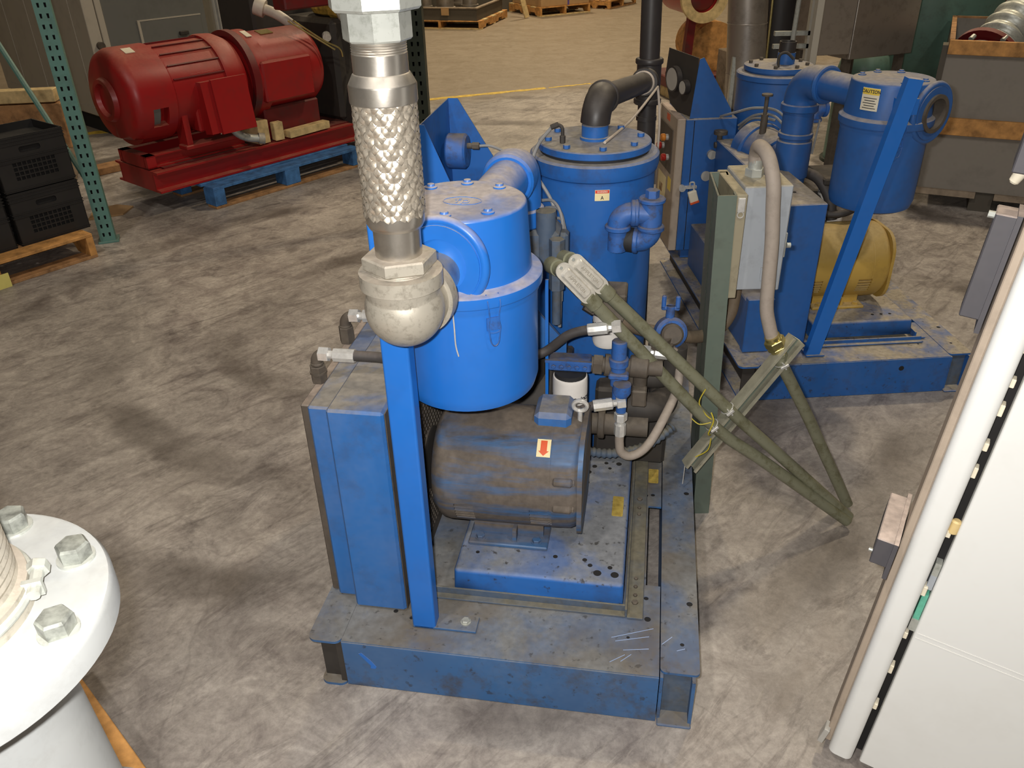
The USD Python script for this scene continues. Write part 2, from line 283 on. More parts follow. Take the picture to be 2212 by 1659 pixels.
simple('wood_grey', (0.28, 0.22, 0.16), rough=0.75, var=0.25, scale=16, bump=0.2)
simple('cardboard', (0.42, 0.26, 0.12), rough=0.8, var=0.1, scale=5)
simple('paper_yellow', (0.70, 0.62, 0.18), rough=0.7, var=0.04)
simple('yellow_line', (0.62, 0.42, 0.05), rough=0.6, var=0.25, scale=22)
simple('purple_strap', (0.10, 0.07, 0.30), rough=0.5, var=0.1)
simple('orange_knob', (0.70, 0.24, 0.03), rough=0.4, var=0.05)
simple('red_knob', (0.60, 0.03, 0.02), rough=0.4, var=0.05)
simple('dial_face', (0.42, 0.40, 0.36), rough=0.4, var=0.05)
simple('circuit_green', (0.12, 0.42, 0.30), rough=0.5, var=0.1, scale=60)
simple('tan_plastic', (0.62, 0.47, 0.22), rough=0.5, var=0.05)
simple('wall_paint', (0.42, 0.38, 0.31), rough=0.9, var=0.08, scale=1.2)
simple('roof_grey', (0.40, 0.38, 0.34), rough=0.9, var=0.08, scale=1.2)
simple('foam_yellow', (0.55, 0.36, 0.06), rough=0.8, var=0.3, scale=25, bump=0.3)
simple('white_pipe', (0.62, 0.56, 0.48), rough=0.5, var=0.08)
simple('lamp_glow', (0.9, 0.88, 0.8), rough=0.5, var=0.0)

def floor_material():
    N = {'geo': ('geometry', {}),
         'n1': ('noise_texture', {'scale': 0.6, 'detail': 5.0, 'roughness': 0.62, 'distortion': 0.8}),
         'r1': ('rgb_ramp', {'ramp': [(0.30, (0.225, 0.203, 0.185)), (0.5, (0.335, 0.303, 0.275)), (0.70, (0.44, 0.40, 0.365))]}),
         'n2': ('noise_texture', {'scale': 6.0, 'detail': 8.0, 'roughness': 0.72, 'distortion': 1.2}),
         'r2': ('rgb_ramp', {'ramp': [(0.28, (0.52, 0.49, 0.50)), (0.5, (0.98, 0.97, 0.96)), (0.66, (1.3, 1.3, 1.28))]}),
         'm1': ('mix_color', {'blend_type': 'multiply', 'fac': 0.9}),
         # rubber scuffs: noise drawn out along two directions
         'mp1': ('mapping', {'mapping_type': 'texture', 'rotation': (0, 0, math.radians(44)), 'scale': (1.15, 0.30, 1.0)}),
         'n3': ('noise_texture', {'scale': 3.6, 'detail': 8.0, 'roughness': 0.74, 'distortion': 1.3}),
         's1': ('map_range', {'from_min': 0.50, 'from_max': 0.68, 'to_min': 0.0, 'to_max': 0.6, 'clamp': True}),
         'm2': ('mix_color', {'b': (0.075, 0.06, 0.056)}),
         'mp2': ('mapping', {'mapping_type': 'texture', 'rotation': (0, 0, math.radians(58)), 'scale': (1.0, 0.13, 1.0)}),
         'n4': ('noise_texture', {'scale': 3.4, 'detail': 6.0, 'roughness': 0.7, 'distortion': 1.8}),
         's2': ('map_range', {'from_min': 0.56, 'from_max': 0.68, 'to_min': 0.0, 'to_max': 0.5, 'clamp': True}),
         'm3': ('mix_color', {'b': (0.36, 0.325, 0.28)}),
         # oily blots and grit
         'n5': ('noise_texture', {'scale': 4.2, 'detail': 7.0, 'roughness': 0.72}),
         's3': ('map_range', {'from_min': 0.58, 'from_max': 0.70, 'to_min': 0.0, 'to_max': 0.62, 'clamp': True}),
         'm4': ('mix_color', {'b': (0.07, 0.057, 0.056)}),
         'n6': ('noise_texture', {'scale': 48.0, 'detail': 5.0, 'roughness': 0.75}),
         'r6': ('rgb_ramp', {'ramp': [(0.3, (0.78, 0.78, 0.78)), (0.7, (1.2, 1.2, 1.2))]}),
         'm5': ('mix_color', {'blend_type': 'multiply', 'fac': 1.0}),
         # turning tyre marks: rings about one spot on the floor, broken up by noise
         'off': ('vector_math', {'math_type': 'subtract', 'vector2': (-0.55, 3.55, 0.0)}),
         'wv': ('wave_texture', {'wave_type': 'rings', 'rings_direction': 'z', 'profile': 'sine', 'scale': 0.62, 'distortion': 1.2, 'detail': 3.0, 'detail_scale': 1.2}),
         'w1': ('map_range', {'from_min': 0.62, 'from_max': 0.95, 'to_min': 0.0, 'to_max': 0.75, 'clamp': True}),
         'n7': ('noise_texture', {'scale': 1.3, 'detail': 4.0}), 'w2': ('map_range', {'from_min': 0.45, 'from_max': 0.62, 'to_min': 0.0, 'to_max': 1.0, 'clamp': True}),
         'wm': ('math', {'math_type': 'multiply'}), 'm7': ('mix_color', {'b': (0.085, 0.07, 0.06)}),
         # hairline cracks
         'vd': ('noise_texture', {'scale': 2.0, 'detail': 3.0}), 'va': ('vector_math', {'math_type': 'multiply_add', 'vector2': (0.35, 0.35, 0.0)}),
         'vo': ('voronoi_texture', {'feature': 'distance_to_edge', 'scale': 0.42}),
         'vc': ('map_range', {'from_min': 0.0, 'from_max': 0.0022, 'to_min': 0.2, 'to_max': 0.0, 'clamp': True}),
         'm6': ('mix_color', {'b': (0.06, 0.05, 0.045)}),
         # the aisle beyond the yellow line is swept clean and browner
         'ais': ('vector_math', {'math_type': 'dot_product', 'vector2': (-0.332, 0.943, 0.0)}), 'am': ('map_range', {'from_min': 7.7, 'from_max': 8.2, 'to_min': 0.0, 'to_max': 0.86, 'clamp': True}),
         'm8': ('mix_color', {'b': (0.27, 0.215, 0.15)}),
         'ro': ('map_range', {'from_min': 0.3, 'from_max': 0.7, 'to_min': 0.36, 'to_max': 0.6, 'clamp': True}),
         'bp': ('bump', {'strength': 0.14, 'distance': 0.003}),
         'p': ('principled_bsdf', {'specular_ior_level': 0.4})}
    L = [('geo.position', x + '.vector') for x in ('n1', 'n2', 'n5', 'n6', 'n7', 'mp1', 'mp2', 'vd')]
    L += [('n1.fac', 'r1.fac'), ('n2.fac', 'r2.fac'), ('r1.color', 'm1.a'), ('r2.color', 'm1.b'), ('mp1.vector', 'n3.vector'), ('n3.fac', 's1.value'), ('s1.result', 'm2.fac'), ('m1.result', 'm2.a'),
          ('mp2.vector', 'n4.vector'), ('n4.fac', 's2.value'), ('s2.result', 'm3.fac'), ('m2.result', 'm3.a'), ('n5.fac', 's3.value'), ('s3.result', 'm4.fac'), ('m3.result', 'm4.a'),
          ('geo.position', 'off.vector1'), ('off.vector', 'wv.vector'), ('wv.fac', 'w1.value'), ('n7.fac', 'w2.value'), ('w1.result', 'wm.value1'), ('w2.result', 'wm.value2'), ('wm.value', 'm7.fac'), ('m4.result', 'm7.a'),
          ('n6.fac', 'r6.fac'), ('m7.result', 'm5.a'), ('r6.color', 'm5.b'), ('vd.color', 'va.vector1'), ('geo.position', 'va.vector3'), ('va.vector', 'vo.vector'), ('vo.distance', 'vc.value'),
          ('vc.result', 'm6.fac'), ('m5.result', 'm6.a'), ('geo.position', 'ais.vector1'), ('ais.value', 'am.value'), ('am.result', 'm8.fac'), ('m6.result', 'm8.a'), ('m8.result', 'p.base_color'), ('n2.fac', 'ro.value'), ('ro.result', 'p.roughness'), ('n6.fac', 'bp.height'), ('bp.normal', 'p.normal')]
    MAT['concrete'] = usdkit.material(stage, '/World/Looks/concrete', N, L, surface='p.BSDF')
floor_material()
# ------------------------------------------------------------------ the room
fl = obj('floor', bx(-16, 18, -6, 26, -0.12, 0.0), 'concrete'); tag(fl.prim, kind='structure')
ROOM = []
for nm, m, mt in (('wall_back', bx(-16, 18, 26, 26.2, 0, 7.6), 'wall_paint'), ('wall_left', bx(-16.2, -16, -6, 26, 0, 7.6), 'wall_paint'), ('wall_right', bx(18, 18.2, -6, 26, 0, 7.6), 'wall_paint'),
                  ('wall_front', bx(-16, 18, -6.2, -6, 0, 7.6), 'wall_paint'), ('ceiling', bx(-16, 18, -6, 26, 7.6, 7.8), 'roof_grey')):
    o = obj(nm, m, mt); tag(o.prim, kind='structure'); o.inv = np.eye(4); ROOM.append(o)
roof = [n for n in ROOM if n.path.endswith('ceiling')][0]
for k, (x, y, z, w) in enumerate(LAMPS):
    obj('lamp_shade', move(cat(lathe([(0.26, 0.01), (0.27, 0.01), (0.16, 0.22), (0.08, 0.34), (0, 0.34)], 28), cyl((0, 0, 0.33), (0, 0, 7.6 - z), 0.012, 8)), x, y, z), 'zinc', roof)  # also hung on the two added lamps behind the camera

# ------------------------------------------------------------------ parts shared by the two vacuum pumps
def bolt(p, d, af, h, washer=0.0, n=6, rnd=0.0):
    p, d = V(*p), V(*d) / np.linalg.norm(d)
    ms = [hexn(p, p + d * h, af, n, rnd)]
    if washer: ms.append(cyl(p, p + d * 0.003, washer, 18))
    return cat(ms)
def channel(L, h, fl, t, axis='x', web='front'):
    """C channel of length L along x, web at y=0, flanges towards +y"""
    P = Polygon([(0, 0), (fl, 0), (fl, t), (t, t * 1.3), (t, h - t * 1.3), (fl, h - t), (fl, h), (0, h)])
    P = P.buffer(-0.003).buffer(0.003, quad_segs=4).union(P.intersection(sbox(0.004, -1, 1, 1)))
    return prism(P, L, p=(0, 0, 0), x=(0, 1, 0), y=(0, 0, 1))
def skid(t, W, plate_r, depth, mat):
    """rectangular skid of channels: front web from -0.045 to W, side channel to plate_r"""
    H = 0.152
    obj('front_channel', move(channel(W + 0.045, H - 0.001, 0.06, 0.007), -0.045, 0.0, 0.0), mat, t)
    obj('rear_channel', rot(move(channel(W + 0.045, H - 0.001, 0.06, 0.007), -W, 0, 0), 180, p=(0, 0, 0)).apply_translation((0, depth, 0)), mat, t)
    cor = 0.012
    plate = Polygon([(-0.046, 0.002), (W, 0.002), (W, depth - 0.002), (-0.046, depth - 0.002)])
    holes = [sbox(W - 0.037, 0.292, W + 0.001, 0.617), Point(W - 0.045, 0.665).buffer(0.006), Point(W - 0.025, 0.67).buffer(0.006), Point(W - 0.035, 0.245).buffer(0.006), Point(W - 0.075, 0.11).buffer(0.004), Point(W - 0.03, 0.175).buffer(0.008),
             Point(0.06, 0.115).buffer(0.006), Point(0.105, 0.098).buffer(0.005)]
    obj('top_plate', prism(plate.difference(unary_union(holes)), 0.006, p=(0, 0, H - 0.005)), mat, t)
    for h_ in holes[1:]: c_ = h_.centroid; obj('bolt_hole_shade', cyl((c_.x, c_.y, H - 0.004), (c_.x, c_.y, H + 0.0004), math.sqrt(h_.area / math.pi) * 1.02, 14), 'hole_dark', t)  # dark disc stands for the shade inside each hole
    # right side channel, open to the front end
    P = rounded_rect(plate_r - W - 0.003, depth - 0.02, cor, ((W + 0.002 + plate_r) / 2, depth / 2 + 0.008))
    hl = [Point(plate_r - 0.02, 0.24).buffer(0.0075), Point(plate_r - 0.02, 0.69).buffer(0.0075), Point(plate_r - 0.04, 0.105).buffer(0.005)]
    for h_ in hl: c_ = h_.centroid; obj('bolt_hole_shade', cyl((c_.x, c_.y, H - 0.004), (c_.x, c_.y, H + 0.0004), math.sqrt(h_.area / math.pi) * 1.02, 14), 'hole_dark', t)  # dark discs again paint the shade of the holes
    obj('side_channel', cat(prism(P.difference(unary_union(hl)), 0.007, p=(0, 0, H - 0.006)), bx(plate_r - 0.018, plate_r - 0.010, 0.0, depth, 0.004, H - 0.005), bx(W + 0.003, plate_r - 0.010, -0.012, depth, 0.0, 0.008, 0.003),
        bx(W + 0.0025, W + 0.01, 0.006, depth, 0.007, H - 0.005)), mat, t)
    obj('end_closure', bx(W + 0.01, plate_r - 0.018, 0.03, 0.036, 0.008, H - 0.006), 'blue_rail', t)
    # left side channel with its web set back under the flanges
    P = rounded_rect(0.085, depth + 0.02, 0.02, (-0.088, depth / 2 + 0.006))
    obj('side_channel', cat(prism(P, 0.007, p=(0, 0, H - 0.006)), prism(rounded_rect(0.068, depth + 0.02, 0.02, (-0.08, depth / 2 + 0.004)), 0.008)), mat, t)
    obj('channel_web', cat(bx(-0.062, -0.047, 0.004, depth, 0.006, H - 0.005), bx(-0.108, -0.06, 0.02, 0.026, 0.008, H - 0.007)), 'grime_dark', t)
def motor_tray(t, x0, x1, y0, y1, zt, mat, extra=()):
    hs = [(0, 0)]
    r = 0.012
    out = trimesh.convex.convex_hull(np.vstack([trimesh.creation.icosphere(2, r).vertices + c for c in [(x, y, zt - r) for x in (x0 + r, x1 - r) for y in (y0 + r, y1 - r)]] + [np.array([(x, y, 0.17) for x in (x0, x1) for y in (y0, y1)])]))
    holes = [cyl((x, y, zt - 0.02), (x, y, zt + 0.02), q, 14) for x, y, q in extra]
    obj('tray_shade_block', bx(x0 + 0.02, x1 - 0.02, y0 + 0.02, y1 - 0.02, 0.16, zt - 0.012), 'hole_dark', t)  # dark block added so the tray holes look shaded
    m = cut(out, bx(x0 + 0.007, x1 - 0.007, y0 + 0.007, y1 - 0.007, 0.1, zt - 0.007), *holes)
    obj('motor_tray', m, mat, t, smooth=40)
    for x, y, q in extra: obj('bolt_hole_shade', cyl((x, y, zt - 0.004), (x, y, zt + 0.0003), q * 1.02, 14), 'hole_dark', t)  # dark disc puts shade into each tray hole
def motor(t, x0, x1, yc, zc, R, zfoot, mat, lugs=True, louvres=True):
    """open drip-proof motor lying along x"""
    g = group_node('motor', t)
    L = x1 - x0
    prof = [(0, 0), (R * 0.6, 0), (R * 0.86, 0.012), (R * 0.97, 0.03), (R, 0.05), (R, L - 0.075), (R * 0.992, L - 0.072), (R * 0.992, L - 0.07), (R * 1.0, L - 0.068), (R * 0.985, L - 0.02), (R * 0.95, L - 0.008), (R * 0.9, L), (0, L)]
    sh = lathe(prof, 64, (x0, yc, zc), (1, 0, 0))
    cuts = []
    if louvres:
        for gx, w in ((x0 + 0.095, 0.05), (x0 + 0.29, 0.055)):
            for k in range(5):
                a = math.radians(-132 - k * 5.2)
                cuts.append(rot(bx(gx - w / 2, gx + w / 2, yc - 0.006, yc + 0.006, zc + R - 0.012, zc + R + 0.02), math.degrees(a) + 180 + 75 - 0, (1, 0, 0), (0, yc, zc)))
    sh = cut(sh, *cuts) if cuts else sh
    obj('frame', sh, mat, g, smooth=38)
    e = rounded_rect(R * 1.84, R * 1.84, R * 0.55)
    obj('end_plate', prism(e, 0.012, p=(x1 - 0.002, yc, zc), x=(0, 1, 0), y=(0, 0, 1)), mat, g)
    if lugs:
        for k, a in enumerate((52, 158, 186, 252)):
            c = V(0, math.cos(math.radians(a)), math.sin(math.radians(a))) * (R * 0.965)
            obj('bolt_lug', cat(cyl(V(x1 - 0.062, yc, zc) + c, V(x1 - 0.014, yc, zc) + c, 0.012, 14, b=0.004), bolt(V(x1 - 0.014, yc, zc) + c, (1, 0, 0), 0.013, 0.006)), mat, g)
    foot = [bx(x0 + 0.10, x1 - 0.075, yc - R * 0.93, yc - R * 0.2, zfoot, zfoot + 0.012, 0.003), bx(x0 + 0.11, x1 - 0.09, yc - R * 0.66, yc - R * 0.58, zfoot + 0.01, zc - R * 0.7),
            bx(x0 + 0.10, x1 - 0.075, yc + R * 0.2, yc + R * 0.93, zfoot, zfoot + 0.012, 0.003), bx(x0 + 0.11, x1 - 0.09, yc + R * 0.58, yc + R * 0.66, zfoot + 0.01, zc - R * 0.7), bx(x0 + 0.215, x0 + 0.225, yc - R * 0.85, yc - R * 0.5, zfoot + 0.01, zc - R * 0.75)]
    obj('mounting_foot', foot, mat, g)
    for x in (x0 + 0.13, x1 - 0.105): obj('foot_bolt', bolt((x, yc - R * 0.8, zfoot + 0.011), (0, 0, 1), 0.02, 0.012, 0.014), mat, g)
    return g
def canister(t, cx, cy, zb, zm, zt, R, Rt, mat, inlet_dir, inlet_z, outlet=None, clip_angles=(), logo=True, inlet_off=(0, 0), boss=0.585, hole=False, bolts=(140, 52, -48, -96, 95)):
    """dry intake filter: bucket below, clamped cover above, swivel inlet boss on its side"""
    g = group_node('intake_filter', t)
    obj('bucket', lathe([(0, zb + 0.004), (R * 0.55, zb + 0.004), (R * 0.86, zb), (R * 0.955, zb + 0.008), (R, zb + 0.032), (R, zm - 0.02), (R + 0.004, zm - 0.012), (R + 0.004, zm), (0, zm)], 72, (cx, cy, 0)), mat, g, smooth=40)
    cov = lathe([(0, zm), (R + 0.008, zm), (R + 0.011, zm + 0.004), (R + 0.011, zm + 0.024), (R + 0.007, zm + 0.028), (Rt + 0.012, zm + 0.03), (Rt + 0.008, zm + 0.034), (Rt, zt - 0.007), (Rt - 0.003, zt - 0.002), (Rt - 0.008, zt), (0, zt)], 72, (cx, cy, 0))
    obj('cover', cov, mat, g, smooth=40)
    for a in bolts:
        q = V(cx + Rt * 0.78 * math.cos(math.radians(a)), cy + Rt * 0.78 * math.sin(math.radians(a)), zt)
        obj('cover_bolt', cat(lathe([(0, 0), (0.0135, 0), (0.0135, 0.003), (0.009, 0.005), (0.0075, 0.009), (0, 0.010)], 16, q)), mat, g)
    if logo:
        el = Point(0, 0).buffer(1.0, quad_segs=16)
        from shapely import affinity
        ring = affinity.scale(el, 0.040, 0.026).difference(affinity.scale(el, 0.0385, 0.0245))
        obj('cast_emblem', cat(prism(ring, 0.0012, p=(cx + 0.005, cy - 0.012, zt - 0.0002)), text_on('fp', 0.024, (cx + 0.005, cy - 0.012, zt - 0.0002), (1, 0, 0), (0, 1, 0), 0.0012)), mat, g, label='raised oval emblem on the cover')
    d = V(*inlet_dir, 0) / np.linalg.norm(inlet_dir); b = V(cx + inlet_off[0], cy + inlet_off[1], inlet_z)
    r = R * boss
    obj('inlet_boss', lathe([(0, R * 0.35), (r * 0.97, R * 0.35), (r * 0.97, R * 0.82), (r, R * 0.83), (r, R * 0.86), (r * 0.9, R * 0.865), (r * 0.9, R * 0.885), (r * 0.6, R * 0.89), (r * 0.6, R * 0.6), (0, R * 0.6)], 56, b, d), mat, g, smooth=35)
    if hole:
        obj('inlet_lip', pipe(b + d * R * 0.55, b + d * (R * 0.95), r * 0.66, r * 0.52, 40), 'grime_iron', g, label='dusty bare lip of the open inlet')
        obj('inlet_bore', cyl(b + d * R * 0.60, b + d * R * 0.64, r * 0.55, 32), 'grime_dark', g)
    obj('inlet_collar', torus(b + d * (R * 0.80), d, r * 0.97, 0.011, 56, 10), mat, g, smooth=True)
    for a in clip_angles:
        c, s = math.cos(math.radians(a)), math.sin(math.radians(a)); e = V(-s, c, 0); n = V(c, s, 0); B0 = V(cx, cy, 0) + n * (R + 0.006)
        P = lambda w, z, o=0.004: B0 + e * w + n * o + V(0, 0, z)
        obj('wire_clip', cat(tube([P(-0.013, zm + 0.03, -0.004), P(-0.013, zm + 0.01, 0.007), P(-0.010, zm - 0.02, 0.004), P(-0.012, zm - 0.05), P(0.012, zm - 0.05), P(0.010, zm - 0.02, 0.004), P(0.013, zm + 0.01, 0.007), P(0.013, zm + 0.03, -0.004)], 0.0014, 6, 5),
            tube([P(-0.012, zm - 0.048), P(-0.008, zm - 0.075), P(0, zm - 0.083), P(0.008, zm - 0.075), P(0.012, zm - 0.048)], 0.0015, 6, 5), orient(bx(-0.014, 0.014, -0.014, 0.014, 0, 0.0025), P(0, zm - 0.036, -0.0045), n)), 'blue_fitting', g)
    return g
def oil_filter(t, x, y, z0, z1, r, ang, words=True, name='oil_filter'):
    g = group_node(name, t)
    obj('can', lathe([(0, z0), (r * 0.7, z0), (r * 0.92, z0 + 0.006), (r, z0 + 0.018), (r, z1 - 0.010), (r * 0.97, z1 - 0.002), (r * 0.9, z1), (0, z1)], 40, (x, y, 0)), 'white_filter', g, label='white spin-on can')
    obj('base_seal', cyl((x, y, z1), (x, y, z1 + 0.012), r * 0.9, 28), 'rubber', g)
    if words:
        h = z1 - z0
        obj('lettering', cat(text_round('Quincy', 0.013, r, ang - 0.55, z0 + h * 0.52, 0.0006, True, (x, y)), text_round('Part Number', 0.0042, r, ang + 0.35, z0 + h * 0.45, 0.0006, False, (x, y)), text_round('Quincy', 0.0042, r, ang + 0.35, z0 + h * 0.40, 0.0006, False, (x, y)),
            text_round('Quincy', 0.013, r, ang + 1.15, z0 + h * 0.55, 0.0006, True, (x, y))), 'ink', g, label='dark printed lettering')
    return g
def crimp(p, d, r, L=0.05):
    """crimped hose end fitting and swivel nut along d from p"""
    p, d = V(*p), V(*d) / np.linalg.norm(d)
    return cat(lathe([(0, 0), (r * 1.28, 0), (r * 1.32, 0.004), (r * 1.32, L), (r * 0.8, L + 0.004), (r * 0.75, L + 0.016), (0, L + 0.016)], 8, p, d), hexn(p + d * (L + 0.012), p + d * (L + 0.036), r * 2.5, 6))
def street_elbow(c, d1, d2, r, arm, band=1.22):
    """malleable elbow: from c out along d1 and d2, banded ends"""
    c, d1, d2 = V(*c), V(*d1), V(*d2); d1 = d1 / np.linalg.norm(d1); d2 = d2 / np.linalg.norm(d2)
    P = bend(c + d1 * arm, c, c + d2 * arm, arm * 0.8, 12)
    return cat(sweep(P, r, 28), cyl(c + d1 * (arm * 0.72), c + d1 * (arm + 0.002), r * band, 28, b=0.003), cyl(c + d2 * (arm * 0.72), c + d2 * (arm + 0.002), r * band, 28, b=0.003))
def tee(c, d1, d2, r, arm, band=1.2):
    c, d1, d2 = V(*c), V(*d1), V(*d2)
    return cat(cyl(c - d1 * arm, c + d1 * arm, r, 28), cyl(c, c + d2 * arm, r, 28), *[cyl(c + e * (arm * 0.74), c + e * (arm + 0.002), r * band, 28, b=0.003) for e in (d1, -d1, d2)])
# ------------------------------------------------------------------ vacuum pump in the foreground
M1O, M1A = (-0.386, 1.406, 0.0), -10.0
pump = thing('vacuum_pump', 'large blue skid vacuum pump in front, with grimy motor and braided hose on its intake', 'vacuum pump', M1O, M1A)
skid(pump, 0.715, 0.808, 1.42, 'blue_base')
# flat rails that carry the motor tray
obj('slide_rail', cat(bx(0.628, 0.634, 0.17, 0.86, 0.157, 0.184, 0.001), bx(0.634, 0.673, 0.165, 0.86, 0.157, 0.163, 0.001)), 'blue_rail', pump)
obj('slide_rail', cat(bx(0.10, 0.63, 0.186, 0.192, 0.157, 0.180, 0.001), bx(0.10, 0.63, 0.168, 0.186, 0.157, 0.162, 0.001)), 'blue_rail', pump)
for v in (0.215, 0.24, 0.27, 0.30, 0.56, 0.59, 0.63): obj('rail_bolt', bolt((0.652, v, 0.163), (0, 0, 1), 0.014 if v in (0.215, 0.63) else 0.009, 0.006), 'grime_iron', pump)
tray_holes = [(0.445, 0.27, .006), (0.52, 0.268, .006), (0.535, 0.25, .006), (0.555, 0.225, .010), (0.585, 0.248, .006), (0.598, 0.224, .010), (0.245, 0.26, .005), (0.515, 0.67, .007), (0.548, 0.69, .006), (0.56, 0.665, .005), (0.585, 0.69, .008), (0.50, 0.64, .008)]
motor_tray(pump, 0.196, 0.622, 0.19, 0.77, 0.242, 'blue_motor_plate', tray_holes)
for v0, v1, x in ((0.45, 0.535, 0.592), (0.72, 0.79, 0.69)):
    z = 0.2425 if x < 0.62 else 0.1595
    obj('brass_plate', prism(rounded_rect(0.03, v1 - v0, 0.004, (x, (v0 + v1) / 2)), 0.0012, p=(0, 0, z - 0.0002)), 'brass_label', pump, label='small brass-yellow label plate')
mg = motor(pump, 0.115, 0.497, 0.43, 0.408, 0.157, 0.242, 'motor_grime')
obj('junction_box', bx(0.375, 0.468, 0.39, 0.50, 0.545, 0.592, 0.012), 'blue_guard', mg, label='dusty blue terminal box on the motor')
obj('lifting_eye', cat(torus((0.487, 0.43, 0.60), (0, 1, 0.2), 0.017, 0.0055, 24, 8), cyl((0.487, 0.43, 0.54), (0.487, 0.43, 0.585), 0.006, 10)), 'chrome', mg)
def on_barrel(x, ang, dx, ds, R=0.1578, yc=0.43, zc=0.408, th=0.0006, poly=None):
    """a decal wrapped on the motor barrel at angle ang"""
    poly = poly if poly is not None else sbox(-dx / 2, -ds / 2, dx / 2, ds / 2)
    m = trimesh.creation.extrude_polygon(poly, th, engine='earcut'); v, f = trimesh.remesh.subdivide_to_size(m.vertices, m.faces, 0.012)
    a = ang + v[:, 1] / R
    return trimesh.Trimesh(np.stack([x + v[:, 0], yc - (R + v[:, 2]) * np.sin(math.pi / 2 - a), zc + (R + v[:, 2]) * np.cos(math.pi / 2 - a)], 1), f, process=False)
obj('warning_decal', on_barrel(0.408, math.radians(52), 0.034, 0.034 * 1.35), 'decal_cream', mg, label='cream decal with a red arrow')
arrow = Polygon([(-0.008, 0.019), (0.008, 0.019), (0.008, -0.008), (0.013, -0.008), (0, -0.02), (-0.013, -0.008), (-0.008, -0.008)])
obj('arrow_print', on_barrel(0.408, math.radians(52), 0, 0, R=0.1586, poly=arrow), 'decal_orange', mg, label='red arrow pointing down')
obj('motor_shaft', cyl((0.06, 0.43, 0.408), (0.12, 0.43, 0.408), 0.022, 20), 'grime_iron', mg)
obj('sheave', lathe([(0, 0), (0.075, 0), (0.085, 0.004), (0.085, 0.010), (0.072, 0.018), (0.085, 0.026), (0.085, 0.034), (0.072, 0.042), (0.085, 0.05), (0.085, 0.056), (0, 0.056)], 36, (0.098, 0.43, 0.408), (-1, 0, 0)), 'grime_dark', pump)

# belt guard: stepped sheet-metal box with a perforated inner face
gd = group_node('belt_guard', pump)
obj('cover', bx(-0.043, 0.088, 0.113, 1.03, 0.158, 0.745, 0.006), 'blue_guard', gd)
obj('step_cover', bx(-0.100, -0.043, 0.147, 1.0, 0.158, 0.728, 0.005), 'blue_guard', gd)
obj('back_flange', bx(-0.122, -0.100, 0.162, 1.0, 0.158, 0.722, 0.003), 'guard_edge', gd, label='dark edge flange of the guard')
pts = [Point(y, z).buffer(0.0055, quad_segs=3) for y in np.arange(0.16, 0.62, 0.0165) for z in np.arange(0.20, 0.73, 0.0165)]
pts = [Point(0.16 + 0.018 * i + (0.009 if j % 2 else 0), 0.20 + 0.0155 * j).buffer(0.0052, quad_segs=2) for i in range(24) for j in range(34)]
scr = sbox(0.12, 0.16, 0.64, 0.74).difference(unary_union(pts))
obj('perforated_screen', prism(scr, 0.002, p=(0.0885, 0, 0), x=(0, 1, 0), y=(0, 0, 1)), 'grime_iron', gd, label='perforated inner screen')
obj('vent_hole', cyl((0.03, 0.37, 0.7445), (0.03, 0.37, 0.7462), 0.007, 14), 'hole_dark', gd)
for z in (0.69, 0.62, 0.40): obj('guard_screw', bolt((-0.047, 0.147, z), (0, -1, 0), 0.008, 0.004), 'zinc', gd)
obj('guard_stud', cyl((0.205, 0.21, 0.157), (0.205, 0.20, 0.215), 0.006, 12), 'zinc', pump)

# upright channel that holds the intake filter
po = group_node('filter_post', pump)
P = Polygon([(0, 0), (0.058, 0), (0.058, 0.036), (0.053, 0.036), (0.053, 0.006), (0.005, 0.006), (0.005, 0.036), (0, 0.036)])
P = P.intersection(rounded_rect(0.058, 0.2, 0.006, (0.029, 0.1)))
obj('channel', prism(P, 1.045, p=(0.117, 0.066, 0.158)), 'blue_clean', po)
obj('foot', cat(bx(0.118, 0.275, 0.066, 0.115, 0.157, 0.1635, 0.001)), 'blue_base', po)
obj('foot_bolt', bolt((0.245, 0.093, 0.163), (0, 0, 1), 0.018, 0.010, 0.013), 'zinc', po)
obj('bracket', bx(0.125, 0.20, 0.100, 0.142, 1.02, 1.06), 'blue_clean', po)

cf = canister(pump, 0.247, 0.285, 0.741, 0.992, 1.168, 0.154, 0.134, 'blue_clean', (-0.13, -1.0), 1.078, clip_angles=(-58, 65))
# outlet pipe from the filter back to the pump, with a socket elbow turning down
ou = group_node('outlet_pipe', pump)
obj('pipe', cat(cyl((0.268, 0.34, 1.11), (0.285, 0.62, 1.105), 0.052, 36)), 'blue_clean', ou)
obj('socket_elbow', cat(torus((0.285, 0.63, 1.105), (0.06, 1, 0), 0.056, 0.009, 40, 10), cyl((0.285, 0.615, 1.105), (0.288, 0.68, 1.105), 0.064, 36, b=0.006), sweep(bend((0.288, 0.67, 1.105), (0.292, 0.755, 1.105), (0.292, 0.755, 0.97), 0.06), 0.056, 32), cyl((0.292, 0.755, 1.0), (0.292, 0.755, 0.95), 0.064, 36, b=0.005)), 'blue_clean', ou, smooth=40)
obj('down_pipe', cat(cyl((0.292, 0.755, 0.55), (0.292, 0.755, 0.96), 0.046, 28), cyl((0.292, 0.755, 0.80), (0.292, 0.755, 0.83), 0.062, 28, b=0.004)), 'blue_fitting', ou)
